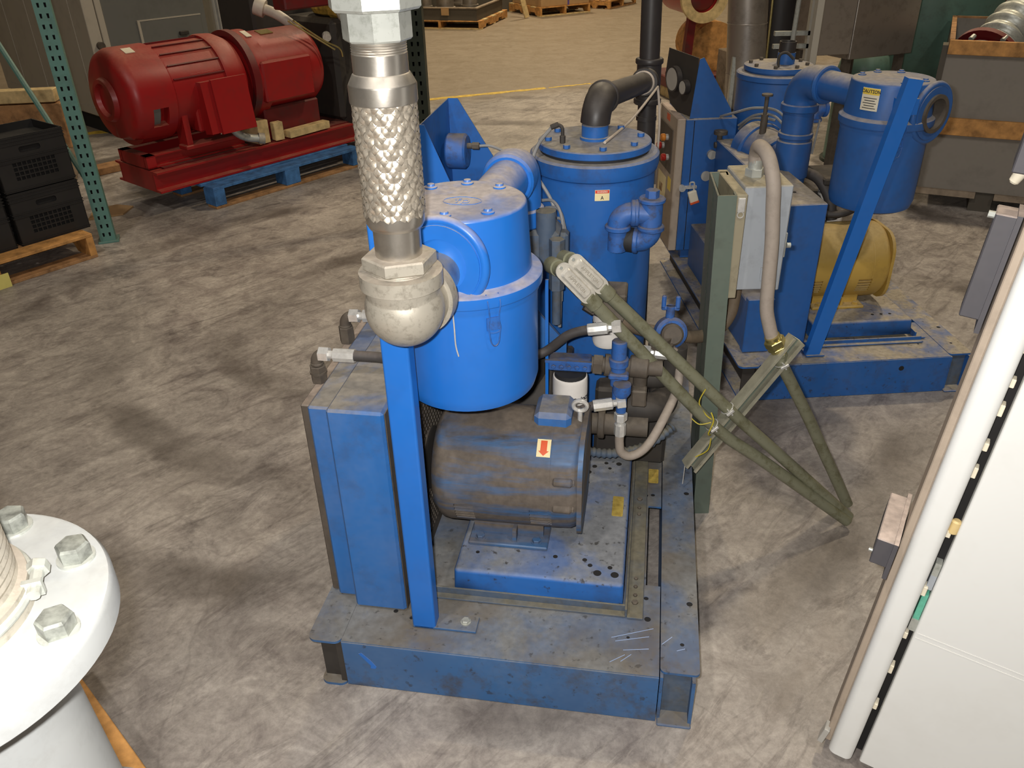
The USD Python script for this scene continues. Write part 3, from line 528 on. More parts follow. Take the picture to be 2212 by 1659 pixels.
# the screw pump itself, mostly hidden behind motor and filter
ae = group_node('pump_casting', pump)
obj('casing', cat(cyl((0.12, 0.80, 0.40), (0.40, 0.80, 0.40), 0.135, 40, b=0.02), cyl((0.40, 0.80, 0.40), (0.43, 0.80, 0.40), 0.15, 40, b=0.006), bx(0.16, 0.40, 0.70, 0.95, 0.157, 0.32, 0.02), cyl((0.292, 0.755, 0.45), (0.292, 0.755, 0.62), 0.075, 32, b=0.01)), 'grime_dark', ae)
obj('gusset', cat(prism([(0.33, 0.60), (0.425, 0.60), (0.425, 0.635), (0.335, 0.74)], 0.012, p=(0, 0.70, 0), x=(1, 0, 0), y=(0, 0, 1))), 'blue_guard', ae)
for a in range(0, 360, 45): obj('casing_bolt', bolt((0.43, 0.80 + 0.128 * math.cos(math.radians(a)), 0.40 + 0.128 * math.sin(math.radians(a))), (1, 0, 0), 0.017, 0.01), 'grime_iron', ae)
obj('suction_valve', cat(bx(0.30, 0.40, 0.70, 0.80, 0.86, 0.95, 0.012), cyl((0.365, 0.72, 0.86), (0.365, 0.72, 1.0), 0.026, 20), bx(0.375, 0.42, 0.745, 0.79, 0.82, 0.93, 0.008)), 'blue_rail', pump)
obj('suction_valve', cat(hexn((0.398, 0.68, 0.80), (0.398, 0.68, 0.94), 0.035), cyl((0.398, 0.68, 0.70), (0.398, 0.68, 0.80), 0.012, 12)), 'blue_rail', pump)
P_ = Polygon([(0.0, 0.118), (0.008, 0.122), (0.03, 0.097), (0.042, 0.078), (0.038, 0.070), (0.026, 0.071), (0.028, 0.080)])
obj('paint_smear', prism(P_, 0.0006, p=(-0.005, -0.0004, 0), x=(1, 0, 0), y=(0, 0, 1)), 'blue_clean', pump, label='bright blue paint streak on the front channel')
for (a, b), (c, d) in (((0.60, 0.105), (0.70, 0.145)), ((0.61, 0.095), (0.69, 0.118)), ((0.63, 0.07), (0.69, 0.08)), ((0.60, 0.03), (0.635, 0.055)), ((0.625, 0.035), (0.65, 0.058)), ((0.72, 0.10), (0.745, 0.125)), ((0.755, 0.085), (0.775, 0.092))):
    n_ = V(-(d - b), c - a); n_ = n_ / np.linalg.norm(n_) * 0.0016
    obj('scratch', prism([(a, b), (c + n_[0], d + n_[1]), (c, d), (a - n_[0], b - n_[1])], 0.0004, p=(0, 0, 0.1532)), 'scratch_blue', pump)
obj('brace_bar', bx(0.378, 0.386, 0.60, 0.606, 0.42, 0.86), 'blue_clean', pump)

# oil filters, their header and valves
hd = group_node('filter_header', pump)
obj('block', cat(bx(0.385, 0.50, 0.60, 0.65, 0.597, 0.630, 0.004), bx(0.378, 0.502, 0.592, 0.60, 0.626, 0.633)), 'blue_fitting', hd)
for k in range(5): obj('header_bolt', bolt((0.400 + 0.021 * k, 0.60, 0.612), (0, -1, 0), 0.011, 0.006), 'blue_fitting', hd)
oil_filter(pump, 0.444, 0.612, 0.445, 0.583, 0.0475, -1.85)
oil_filter(pump, 0.530, 0.84, 0.56, 0.695, 0.045, -1.85)
obj('block', bx(0.48, 0.58, 0.79, 0.89, 0.707, 0.74, 0.005), 'grime_iron', hd)
obj('manifold', cat(cyl((0.50, 0.61, 0.62), (0.685, 0.625, 0.61), 0.021, 20), hexn((0.505, 0.61, 0.62), (0.53, 0.61, 0.619), 0.05), cyl((0.535, 0.612, 0.619), (0.548, 0.613, 0.618), 0.030, 20), cyl((0.60, 0.62, 0.616), (0.65, 0.62, 0.613), 0.030, 24, b=0.004)), 'grime_iron', hd)
obj('valve', cat(cyl((0.572, 0.60, 0.565), (0.572, 0.60, 0.70), 0.020, 20, b=0.003), cyl((0.572, 0.60, 0.625), (0.572, 0.60, 0.65), 0.026, 20, b=0.003), bx(0.548, 0.60, 0.572, 0.60, 0.595, 0.612, 0.004), lathe([(0, 0), (0.018, 0), (0.024, 0.012), (0.024, 0.035), (0, 0.035)], 20, (0.585, 0.565, 0.555)), cyl((0.585, 0.575, 0.50), (0.585, 0.575, 0.556), 0.014, 16), cyl((0.572, 0.60, 0.52), (0.572, 0.60, 0.565), 0.014, 14)), 'blue_fitting', hd)
obj('solenoid', cat(cyl((0.63, 0.64, 0.545), (0.63, 0.64, 0.60), 0.019, 20, b=0.003), bx(0.61, 0.65, 0.60, 0.64, 0.50, 0.55, 0.004), bx(0.60, 0.64, 0.66, 0.70, 0.50, 0.56, 0.004)), 'grime_iron', hd)
obj('thermostat_elbow', cat(street_elbow((0.68, 0.70, 0.60), (0, 0, 1), (-1, 0, 0), 0.028, 0.05), hexn((0.68, 0.70, 0.64), (0.68, 0.70, 0.665), 0.05)), 'grime_iron', hd)
obj('regulator', cat(lathe([(0, 0), (0.036, 0), (0.044, 0.006), (0.044, 0.03), (0.036, 0.036), (0, 0.036)], 28, (0.70, 0.76, 0.655), (0.25, -1, 0.25))), 'blue_fitting', hd)
obj('regulator_knob', cat(cyl((0.705, 0.735, 0.66), (0.71, 0.70, 0.672), 0.030, 22, b=0.006)), 'grime_iron', hd)
obj('wing_handle', cat(cyl((0.70, 0.75, 0.70), (0.70, 0.75, 0.735), 0.012, 12), bx(0.675, 0.687, 0.745, 0.755, 0.725, 0.765, 0.003), bx(0.712, 0.724, 0.745, 0.755, 0.725, 0.765, 0.003), bx(0.675, 0.724, 0.745, 0.755, 0.722, 0.735, 0.003)), 'blue_fitting', hd)
obj('drain_pipe', cat(sweep(bend((0.60, 0.70, 0.44), (0.70, 0.70, 0.44), (0.70, 0.85, 0.44), 0.05), 0.042, 24), sweep(bend((0.62, 0.74, 0.52), (0.72, 0.74, 0.52), (0.72, 0.74, 0.62), 0.05), 0.034, 24)), 'grime_dark', hd)

# oil hoses with crimped ends
def hose(pts, r, mat='hose_black', per=9): return tube(pts, r, 16, per)
hs = group_node('oil_hose', pump)
obj('rubber', hose([(-0.035, 0.27, 0.795), (0.03, 0.27, 0.795), (0.12, 0.275, 0.79), (0.26, 0.45, 0.72), (0.36, 0.58, 0.655), (0.44, 0.585, 0.715), (0.495, 0.585, 0.735)], 0.0125), 'hose_black', hs)
obj('crimp_fitting', crimp((0.49, 0.585, 0.734), (1, 0.0, 0.18), 0.0125), 'chrome', hs)
obj('crimp_fitting', crimp((-0.02, 0.27, 0.795), (-1, 0, 0.0), 0.0125), 'chrome', hs)
obj('elbow', cat(street_elbow((-0.115, 0.27, 0.795), (1, 0, 0), (0, 0, -1), 0.014, 0.028, 1.1), hexn((-0.115, 0.27, 0.722), (-0.115, 0.27, 0.765), 0.034), cyl((-0.115, 0.27, 0.745), (-0.115, 0.27, 0.75), 0.02, 18)), 'grime_iron', hs)
hs = group_node('oil_hose', pump)
obj('rubber', hose([(-0.05, 0.47, 0.80), (0.05, 0.48, 0.805), (0.16, 0.50, 0.78), (0.30, 0.56, 0.70)], 0.0125), 'hose_black', hs)
obj('crimp_fitting', crimp((-0.034, 0.47, 0.80), (-1, 0, -0.06), 0.0125, 0.03), 'chrome', hs)
obj('elbow', cat(street_elbow((-0.115, 0.47, 0.793), (1, 0, 0.1), (0, 0, -1), 0.014, 0.028, 1.1), hexn((-0.115, 0.47, 0.722), (-0.115, 0.47, 0.766), 0.034)), 'grime_iron', hs)
hs = group_node('oil_hose', pump)
obj('rubber', hose([(0.40, 0.50, 0.52), (0.45, 0.52, 0.515), (0.505, 0.545, 0.527), (0.52, 0.55, 0.531)], 0.0125), 'hose_black', hs)
obj('crimp_fitting', crimp((0.512, 0.548, 0.528), (1, 0.2, 0.12), 0.0125), 'chrome', hs)
hs = group_node('oil_hose', pump)
obj('rubber', hose([(0.585, 0.575, 0.425), (0.585, 0.575, 0.40), (0.592, 0.577, 0.365), (0.62, 0.585, 0.35), (0.66, 0.60, 0.375), (0.70, 0.64, 0.44), (0.735, 0.70, 0.52), (0.725, 0.72, 0.60), (0.69, 0.70, 0.64)], 0.0125), 'flex_grey', hs)
obj('crimp_fitting', crimp((0.585, 0.575, 0.425), (0, 0, 1), 0.0125, 0.035), 'chrome', hs)
obj('crimp_fitting', crimp((0.70, 0.68, 0.625), (-1, 0, 0.08), 0.0125, 0.035), 'chrome', hs)
rr = curve([(0.49, 0.62, 0.33), (0.57, 0.64, 0.315), (0.66, 0.67, 0.33), (0.73, 0.73, 0.36)], 24)
obj('corrugated_conduit', sweep(rr, [0.013 + 0.0022 * math.sin(i * 1.6) for i in range(len(rr))], 14), 'blue_rail', pump, smooth=60)
obj('cooler_box', bx(0.50, 0.72, 0.82, 1.0, 0.157, 0.42, 0.01), 'grime_dark', pump)
obj('oil_pipe', cat(cyl((0.44, 0.66, 0.40), (0.66, 0.66, 0.40), 0.03, 20), cyl((0.52, 0.66, 0.40), (0.54, 0.66, 0.40), 0.042, 20, b=0.003)), 'grime_iron', pump)

# separator tank with bolted lid
tk = group_node('separator_tank', pump)
TX, TY, TZ, TR = 0.462, 1.05, 1.072, 0.183
obj('shell', lathe([(0, 0.16), (TR * 0.9, 0.16), (TR - 0.01, 0.2), (TR - 0.01, TZ - 0.05), (TR - 0.004, TZ - 0.045), (TR, TZ - 0.03), (TR, TZ - 0.006), (TR - 0.006, TZ), (0, TZ)], 80, (TX, TY, 0)), 'blue_tank', tk, smooth=35)
obj('gasket', cyl((TX, TY, TZ), (TX, TY, TZ + 0.008), TR * 0.84, 64), 'rubber', tk)
obj('lid', lathe([(0, TZ + 0.008), (TR * 0.86, TZ + 0.008), (TR * 0.87, TZ + 0.010), (TR * 0.87, TZ + 0.026), (TR * 0.855, TZ + 0.029), (0, TZ + 0.029)], 72, (TX, TY, 0)), 'blue_tank', tk, smooth=35)
for k in range(8):
    a = math.radians(k * 45 + 14); obj('lid_bolt', bolt((TX + TR * 0.72 * math.cos(a), TY + TR * 0.72 * math.sin(a), TZ + 0.029), (0, 0, 1), 0.017, 0.011), 'blue_tank', tk)
obj('collar', lathe([(0, 0), (0.042, 0), (0.042, 0.008), (0.0375, 0.010), (0.0375, 0.040), (0.033, 0.043), (0, 0.043)], 32, (TX, TY, TZ + 0.028)), 'blue_tank', tk)
da = math.radians(-78)
def on_tank(dx, dz, z, th, ang=da, R=TR - 0.0098, x=TX, y=TY):
    m = trimesh.creation.box((dx, dz, th)); v, f = trimesh.remesh.subdivide_to_size(m.vertices, m.faces, 0.012)
    a = ang + v[:, 0] / R; rr_ = R + v[:, 2] + th / 2
    return trimesh.Trimesh(np.stack([x + rr_ * np.cos(a), y + rr_ * np.sin(a), z + v[:, 1]], 1), f, process=False)
obj('decal', on_tank(0.040, 0.030, 0.992, 0.0008), 'decal_cream', tk, label='cream warning decal')
obj('decal_header', on_tank(0.038, 0.008, 1.002, 0.0012), 'decal_red', tk, label='red header of the warning decal')
obj('decal_lettering', cat(text_round('WARNING', 0.0042, TR - 0.0086, da, 1.0, 0.0005, True, (TX, TY))), 'decal_white', tk)
obj('decal_symbol', cat(text_round('A', 0.009, TR - 0.0092, da, 0.981, 0.0006, True, (TX, TY))), 'ink', tk)
obj('probe', cat(hexn((TX - 0.085, TY - 0.055, TZ + 0.029), (TX - 0.085, TY - 0.055, TZ + 0.05), 0.014), tube([(TX - 0.085, TY - 0.055, TZ + 0.05), (TX - 0.087, TY - 0.056, TZ + 0.072), (TX - 0.10, TY - 0.05, TZ + 0.078)], 0.005, 10), cyl((TX - 0.098, TY - 0.05, TZ + 0.078), (TX - 0.118, TY - 0.05, TZ + 0.070), 0.0075, 10)), 'grime_dark', tk)
sc = group_node('scavenge_piping', pump)
obj('elbow', cat(street_elbow((0.545, 0.85, 0.955), (1, 0.05, 0), (0, 0, -1), 0.029, 0.045)), 'blue_fitting', sc)
obj('pipe_stub', cyl((0.545, 0.85, 0.85), (0.545, 0.85, 0.92), 0.026, 22), 'blue_fitting', sc)
obj('tee', tee((0.632, 0.855, 0.955), V(0, 0, 1), V(-1, 0, 0), 0.030, 0.042), 'blue_fitting', sc)
obj('elbow', cat(street_elbow((0.634, 0.856, 0.875), (0, 0, 1), (-1, 0.1, 0), 0.029, 0.045)), 'blue_fitting', sc)
obj('strainer', cyl((0.56, 0.865, 0.877), (0.595, 0.86, 0.875), 0.034, 24, b=0.004), 'rubber', sc)
obj('plug', hexn((0.632, 0.855, 0.995), (0.632, 0.855, 1.02), 0.032), 'blue_fitting', sc)

# gauge bracket and gauge at the back left
gb = group_node('gauge_bracket', pump)
GV = 1.06
obj('plate', cat(prism([(0.042, 1.205), (0.070, 1.205), (0.175, 1.03), (0.205, 0.96), (0.205, 0.84), (0.042, 0.84)], 0.003, p=(0, GV, 0), x=(1, 0, 0), y=(0, 0, 1)),
    bx(0.045, 0.21, GV, GV + 0.05, 0.157, 0.86)), 'blue_tank', gb)
obj('gauge_panel', prism([(GV, 1.204), (0.75, 1.204), (0.75, 0.84), (GV, 0.84)], 0.003, p=(0.040, 0, 0), x=(0, 1, 0), y=(0, 0, 1)), 'blue_tank', gb)
obj('front_plate', prism([(0.036, 1.204), (0.052, 1.204), (0.155, 0.95), (0.155, 0.84), (0.036, 0.84)], 0.003, p=(0, 0.75, 0), x=(1, 0, 0), y=(0, 0, 1)), 'blue_clean', gb)
obj('leg', bx(0.04, 0.15, 0.752, 0.79, 0.74, 0.85), 'blue_tank', gb)
obj('gauge', cat(lathe([(0, 0), (0.045, 0), (0.048, 0.004), (0.048, 0.05), (0.042, 0.056), (0, 0.056)], 36, (0.060, GV - 0.11, 1.085), (1, 0, 0))), 'blue_fitting', gb)
obj('gauge_stem', cat(cyl((0.112, GV - 0.11, 1.10), (0.145, GV - 0.11, 1.10), 0.008, 12), hexn((0.13, GV - 0.11, 1.10), (0.15, GV - 0.11, 1.10), 0.018)), 'grime_iron', gb)
obj('gauge_tube', tube([(0.15, GV - 0.11, 1.10), (0.19, GV - 0.10, 1.095), (0.26, GV - 0.08, 1.05), (0.30, GV - 0.1, 0.98)], 0.004, 8), 'cable_grey', gb)
obj('gauge_tube', tube([(0.03, GV - 0.22, 1.03), (0.07, GV - 0.22, 1.02), (0.12, GV - 0.22, 0.99), (0.15, GV - 0.2, 0.955), (0.17, GV - 0.19, 0.94)], 0.005, 8), 'cable_grey', gb)
obj('gauge_tube', tube([(0.02, GV - 0.36, 0.90), (0.05, GV - 0.33, 0.97), (0.10, GV - 0.30, 0.99), (0.15, GV - 0.24, 0.955)], 0.0045, 8), 'cable_grey', gb)
obj('pressure_switch', cat(cyl((0.10, GV - 0.16, 0.985), (0.20, GV - 0.14, 0.98), 0.016, 16), hexn((0.115, GV - 0.157, 0.985), (0.145, GV - 0.151, 0.984), 0.042), cyl((0.155, GV - 0.149, 0.983), (0.175, GV - 0.145, 0.982), 0.022, 16), cyl((0.185, GV - 0.143, 0.90), (0.185, GV - 0.143, 0.985), 0.010, 12)), 'blue_fitting', gb)

# grey control tubing, looped beside the tank
for k, (dx, dz) in enumerate(((0.0, 0.0), (0.012, -0.02), (0.022, -0.05))):
    obj('control_tube', tube([(0.335 + dx, 0.86, 0.98 + dz), (0.37 + dx, 0.84, 0.985 + dz), (0.395 + dx * 0.5, 0.81, 0.955 + dz), (0.402, 0.79, 0.88 + dz), (0.400, 0.78, 0.72)], 0.0042, 8), 'cable_grey', pump)
obj('control_tube', tube([(0.33, 0.80, 0.93), (0.36, 0.78, 0.93), (0.385, 0.76, 0.90), (0.40, 0.745, 0.80), (0.40, 0.74, 0.66)], 0.005, 8), 'cable_grey', pump)
obj('probe_cable', tube([(TX - 0.118, TY - 0.05, TZ + 0.068), (TX - 0.15, TY - 0.10, TZ + 0.03), (TX - 0.155, TY - 0.14, TZ - 0.02), (0.31 + 0.055, 0.88, 0.96), (0.376, 0.84, 0.86), (0.38, 0.80, 0.70)], 0.0048, 8), 'cable_grey', pump)
obj('tag_wire', tube([(0.254, 0.126, 1.0), (0.257, 0.120, 0.96), (0.258, 0.119, 0.92), (0.263, 0.118, 0.895)], 0.0016, 6), 'chrome', pump)

# ------------------------------------------------------------------ braided hose on the intake
def m1w(u, v, z):
    a = math.radians(M1A); return V(M1O[0] + u * math.cos(a) - v * math.sin(a), M1O[1] + u * math.sin(a) + v * math.cos(a), z)
HB = m1w(0.203, -0.02, 0.0)
hos = thing('braided_hose', 'braided stainless flexible hose with threaded union and cast elbow on the front pump intake', 'hose', (HB[0], HB[1], 0.985), M1A)
hz = lambda z: z - 0.985
def at_axis(prof, n=48): return lathe([(r, hz(z)) for r, z in prof], n)
def weave(R, z0, z1, N=24, h=0.0180, w=0.0098, amp=0.0016, per=4):
    """a round braid of flat wire bundles, each passing over and under the ones that cross it"""
    L = z1 - z0; nc = L / (h / 2); k = int(nc * per) + 1; t = np.linspace(0, nc, k); out = []
    for sgn in (1, -1):
        for i in range(N):
            th = 2 * np.pi * i / N + sgn * t * np.pi / N
            rr = R + sgn * amp * np.cos(np.pi * (t + (i if sgn > 0 else i) )) * (1 if sgn > 0 else 1)
            z = z0 + t * h / 2
            tx = np.stack([-np.sin(th), np.cos(th), np.zeros(k)], 1); rd = np.stack([np.cos(th), np.sin(th), np.zeros(k)], 1)
            sl = math.atan2(R * np.pi / N, h / 2)
            wd = tx * math.cos(sl) - sgn * np.array([0, 0, 1.0]) * math.sin(sl)
            c = rd * rr[:, None] + np.array([0, 0, 1.0]) * z[:, None]
            rows = [c + wd * (q * w / 2) + rd * (0.0007 * (1 - q * q)) for q in (-1, -0.5, 0, 0.5, 1)]
            v = np.stack(rows, 1).reshape(-1, 3); f = []
            for a in range(k - 1):
                for b in range(4):
                    A = a * 5 + b; f += [[A, A + 1, A + 6], [A, A + 6, A + 5]]
            m = trimesh.Trimesh(v, f, process=False)
            out.append(m)
    m = trimesh.util.concatenate(out)
    fn = np.cross(m.vertices[m.faces[:, 1]] - m.vertices[m.faces[:, 0]], m.vertices[m.faces[:, 2]] - m.vertices[m.faces[:, 0]])
    bad = (fn[:, :2] * m.triangles_center[:, :2]).sum(1) < 0; F = m.faces.copy(); F[bad] = F[bad][:, ::-1]
    return trimesh.Trimesh(m.vertices, F, process=False)
obj('braid', weave(0.0505, hz(1.243), hz(1.430)), 'braid', hos, smooth=50, label='woven wire braid')
obj('inner_hose', lathe([(0.047, hz(1.24)), (0.047, hz(1.432))], 40), 'strut_steel', hos)
obj('ferrule', at_axis([(0.043, 1.424), (0.0535, 1.424), (0.054, 1.426), (0.054, 1.450), (0.0525, 1.453), (0.0455, 1.466), (0.043, 1.468), (0.03, 1.468)], 56), 'stainless', hos)
obj('ferrule', at_axis([(0.036, 1.219), (0.0455, 1.220), (0.0475, 1.224), (0.0495, 1.228), (0.0505, 1.245), (0.0495, 1.247), (0.04, 1.247)], 56), 'stainless', hos)
obj('ferrule_bead', torus((0, 0, hz(1.2235)), (0, 0, 1), 0.0445, 0.0022, 48, 8), 'stainless', hos)
thr = [(0.036, 1.462)] + [(0.0432, 1.462), (0.0432, 1.494)] + [(0.0432 - 0.0012 * (i % 2), 1.496 + i * 0.0018) for i in range(12)] + [(0.03, 1.52)]
obj('nipple', at_axis(thr, 56), 'stainless', hos, label='bright upper pipe nipple with thread showing')
obj('nipple', at_axis([(0.03, 1.150), (0.0405, 1.150), (0.0405, 1.219), (0.03, 1.219)], 48), 'stainless', hos)
obj('union_nut', cat(move(hexn((0, 0, 0), (0, 0, 0.045), 0.098, 8, 0.2, 0.003), 0, 0, hz(1.514))), 'zinc', hos, label='galvanized octagonal union end')
obj('union_ring', cat(move(hexn((0, 0, 0), (0, 0, 0.055), 0.131, 8, 0.05, 0.004), 0, 0, hz(1.557))), 'zinc', hos, label='large galvanized octagonal union ring')
obj('upper_pipe', at_axis([(0.03, 1.612), (0.045, 1.612), (0.045, 2.35), (0.03, 2.35)], 32), 'zinc', hos)
obj('hex_bushing', cat(move(hexn((0, 0, 0), (0, 0, 0.024), 0.113, 6, 0.42, 0.003), 0, 0, hz(1.146)), at_axis([(0.03, 1.136)] + [(0.054 - 0.0012 * (i % 2), 1.136 + 0.0018 * i) for i in range(7)] + [(0.03, 1.148)], 48)), 'cast_grey', hos)
d = V(0.13, 1.0, 0); d /= np.linalg.norm(d)
c = V(0, 0, hz(1.062))
P = bend(c + V(0, 0, 0.066), c, c + d * 0.066, 0.052, 14)
ew = group_node('cast_elbow', hos)
body = cat(sweep(P, 0.064, 40), trimesh.creation.icosphere(4, 0.070).apply_scale((1, 1, 1)).apply_translation(c + V(0, 0, 0.006) + d * 0.006))
obj('body', unmani(m3.Manifold.batch_boolean([mani(sweep(P, 0.0655, 44)), mani(trimesh.creation.icosphere(4, 0.072).apply_translation(c + V(0, 0, 0.004) + d * 0.004))], m3.OpType.Add)), 'cast_grey', ew, smooth=45)
obj('band', pipe(c + V(0, 0, 0.052), c + V(0, 0, 0.078), 0.0735, 0.05, 56), 'cast_grey', ew)
obj('band', pipe(c + d * 0.052, c + d * 0.078, 0.0735, 0.045, 56), 'cast_grey', ew)
obj('cast_mark', cat(*[move(rot(bx(-0.002, 0.002, -0.0006, 0.0006, -0.0045, 0.0045), 20 * math.sin(i), (1, 0, 0)), 0, 0, 0).apply_translation(c + d * 0.056 + V(0.0735 * math.cos(1.0 - 0.1 * i), 0, 0) + V(-0.004, 0, -0.034 + 0.011 * i)) for i in range(0)] or [text_on('4HTB', 0.011, c + d * 0.0515 + V(0.046, 0, -0.036), (0.64, 0, 0.77), (-0.77, 0, 0.64), 0.001)]), 'cast_grey', ew)
obj('intake_nipple', cyl(c + d * 0.05, c + d * 0.19, 0.0435, 40), 'stainless', hos)

# ------------------------------------------------------------------ black vent piping on the separator tank
e0 = m1w(0.462, 1.05, 1.10)
vp = thing('vent_pipe', 'black iron vent pipe with elbow and tee rising behind the big blue tank', 'pipe', e0, 0)
TE = V(0.515, 3.09, 1.114) - e0; ec = V(0.004, 0.0, 0.108)
dd = TE - ec; dd /= np.linalg.norm(dd)
obj('elbow', cat(cyl((0, 0, 0.036), (0, 0, 0.06), 0.031, 28), sweep(bend((0, 0, 0.045), ec, ec + dd * 0.075, 0.055, 14), 0.0415, 32), torus(ec + dd * 0.072, dd, 0.0405, 0.007, 36, 8)), 'black_iron', vp, smooth=45)
obj('branch_pipe', cyl(ec + dd * 0.06, TE, 0.0345, 28), 'black_iron', vp)
obj('tee', cat(cyl(TE - V(0, 0, 0.068), TE + V(0, 0, 0.068), 0.043, 32), cyl(TE, TE - dd * 0.068, 0.042, 32), *[cyl(TE + V(0, 0, s * 0.068) - V(0, 0, 0.010), TE + V(0, 0, s * 0.068) + V(0, 0, 0.010), 0.049, 32, b=0.004) for s in (-1, 1)], cyl(TE - dd * 0.055, TE - dd * 0.076, 0.049, 32, b=0.004)), 'black_iron', vp, smooth=45)
obj('riser', cyl(TE + V(0, 0, 0.05), TE + V(-0.03, 0, 1.6), 0.0355, 28), 'black_iron', vp)
obj('drop_pipe', cat(cyl(TE - V(0, 0, 0.05), TE - V(-0.02, 0, TE[2] + e0[2]), 0.0335, 28), cyl(TE - V(0, 0, 0.12), TE - V(0, 0, 0.135), 0.037, 28)), 'black_iron', vp)
q = TE - dd * 0.11
obj('cable_tie', cat(*[torus(q + dd * 0.012 * i, dd + V(0.1 * i, 0, 0.05 * i), 0.037, 0.0026, 32, 6) for i in range(3)]), 'cable_white', vp)
g1 = m1w(0.494, 0.99, 1.106) - e0; s1 = q + V(0.05, -0.02, -0.01)
obj('pale_cable', tube([g1, (g1 * 0.6 + s1 * 0.4) + V(0.01, 0, -0.005), s1], 0.0042, 8), 'cable_white', vp)
obj('pale_cable', tube([s1, s1 + V(0.012, -0.01, -0.12), s1 + V(0.012, 0, -0.34)], 0.0042, 8), 'cable_white', vp)
# ------------------------------------------------------------------ disconnect stand with conduits
SX, SY = 0.578, 2.045
st = thing('disconnect_stand', 'green steel post carrying a grey electrical box, conduits and strut beside the front pump', 'electrical stand', (SX, SY, 0), 0)
W_ = dict(world=True)
ps = group_node('post', st)
# deep channel, web on the left, open to the right; leans a little to the left going up
lean = lambda m: m
web = bx(0.533, 0.539, 2.045, 2.245, 0, 1.03); 
def post_piece(m):
    v = np.array(m.vertices); v[:, 0] += (0.567 - 0.538) * (1 - v[:, 2] / 1.03) + 0.024 * (v[:, 1] - 2.04) / 0.2; return trimesh.Trimesh(v, m.faces, process=False)
obj('channel', cat(*[post_piece(m) for m in (bx(0.533, 0.538, 2.045, 2.245, 0, 1.03), bx(0.533, 0.582, 2.040, 2.046, 0, 1.03), bx(0.577, 0.582, 2.045, 2.072, 0, 1.03), bx(0.533, 0.582, 2.244, 2.250, 0, 1.03), bx(0.577, 0.582, 2.218, 2.245, 0, 1.03))]), 'olive_steel', ps, world=True)
obj('channel_seam', post_piece(bx(0.5318, 0.5332, 2.13, 2.134, 0, 1.03)), 'dark_green', ps, world=True)
en = group_node('switch_box', st)
X0, X1, Y0, Y1, Z0, Z1 = 0.612, 0.735, 2.075, 2.275, 0.752, 1.040
obj('back_plate', bx(0.584, 0.612, 2.045, 2.27, 0.742, 1.030, 0.002), 'beige_plate', en, world=True, label='dusty beige mounting channel behind the box')
obj('plate_clip', cat(bx(0.588, 0.606, 2.040, 2.047, 0.985, 1.022, 0.001), torus((0.597, 2.042, 0.978), (0, 1, 0), 0.008, 0.0015, 16, 6)), 'chrome', en, world=True)
obj('box', bx(X0, X1 - 0.045, Y0, Y1, Z0, Z1, 0.003), 'grey_box', en, world=True)
obj('lid', cat(bx(X1 - 0.043, X1, Y0 - 0.003, Y1 + 0.003, Z0 - 0.002, Z1 + 0.003, 0.003)), 'grey_box', en, world=True)
for z in (0.985, 0.80): obj('hinge', cat(cyl((X1 - 0.044, Y0 - 0.004, z - 0.02), (X1 - 0.044, Y0 - 0.004, z + 0.02), 0.003, 8), bx(X1 - 0.056, X1 - 0.032, Y0 - 0.0035, Y0 - 0.001, z - 0.018, z + 0.018)), 'grey_box', en, world=True)
obj('latch', cat(bx(X1, X1 + 0.008, Y0 + 0.01, Y0 + 0.03, 0.84, 0.91, 0.002), cyl((X1 + 0.004, Y0 - 0.002, 0.88), (X1 + 0.014, Y0 - 0.002, 0.88), 0.007, 12)), 'zinc', en, world=True)
obj('switch_handle', cat(bx(X1, X1 + 0.018, 2.12, 2.15, 0.88, 1.0, 0.004)), 'grey_box', en, world=True)
# liquid-tight conduit from the top of the box down to the middle conduit
fx = group_node('flexible_conduit', st)
obj('gland', cat(hexn((0.658, 2.17, 1.04), (0.658, 2.17, 1.062), 0.044), cyl((0.658, 2.17, 1.06), (0.658, 2.17, 1.085), 0.019, 18)), 'zinc', fx, world=True)
obj('jacket', tube([(0.658, 2.17, 1.075), (0.655, 2.165, 1.105), (0.652, 2.13, 1.128), (0.660, 2.075, 1.115), (0.671, 2.045, 1.06), (0.678, 2.04, 0.99), (0.686, 2.035, 0.90), (0.690, 2.03, 0.80), (0.694, 2.025, 0.72), (0.708, 2.02, 0.665), (0.722, 2.018, 0.625)], 0.0185, 18, 10), 'flex_grey', fx, world=True)
cdir = V(1.052, 2.053, 0.02) - V(0.728, 2.01, 0.61); cdir /= np.linalg.norm(cdir)
c0 = V(0.722, 2.015, 0.630)
obj('brass_gland', cat(hexn(c0, c0 + cdir * 0.022, 0.05, b=0.002), cyl(c0 - cdir * 0.012, c0 + cdir * 0.05, 0.0215, 20), hexn(c0 + cdir * 0.026, c0 + cdir * 0.036, 0.046)), 'brass', fx, world=True)
fx = group_node('flexible_conduit', st)
obj('jacket', tube([(0.655, 2.2, 0.75), (0.655, 2.2, 0.69), (0.645, 2.19, 0.625), (0.61, 2.17, 0.585), (0.56, 2.14, 0.58), (0.50, 2.10, 0.60), (0.42, 2.06, 0.635), (0.34, 2.02, 0.675), (0.27, 2.01, 0.72), (0.20, 2.03, 0.76)], 0.0185, 18, 10), 'flex_brown', fx, world=True)
obj('jacket_coupling', cat(cyl((0.30, 2.012, 0.702), (0.235, 2.018, 0.742), 0.025, 20, b=0.003), hexn((0.236, 2.018, 0.741), (0.21, 2.024, 0.757), 0.056)), 'grime_iron', fx, world=True)
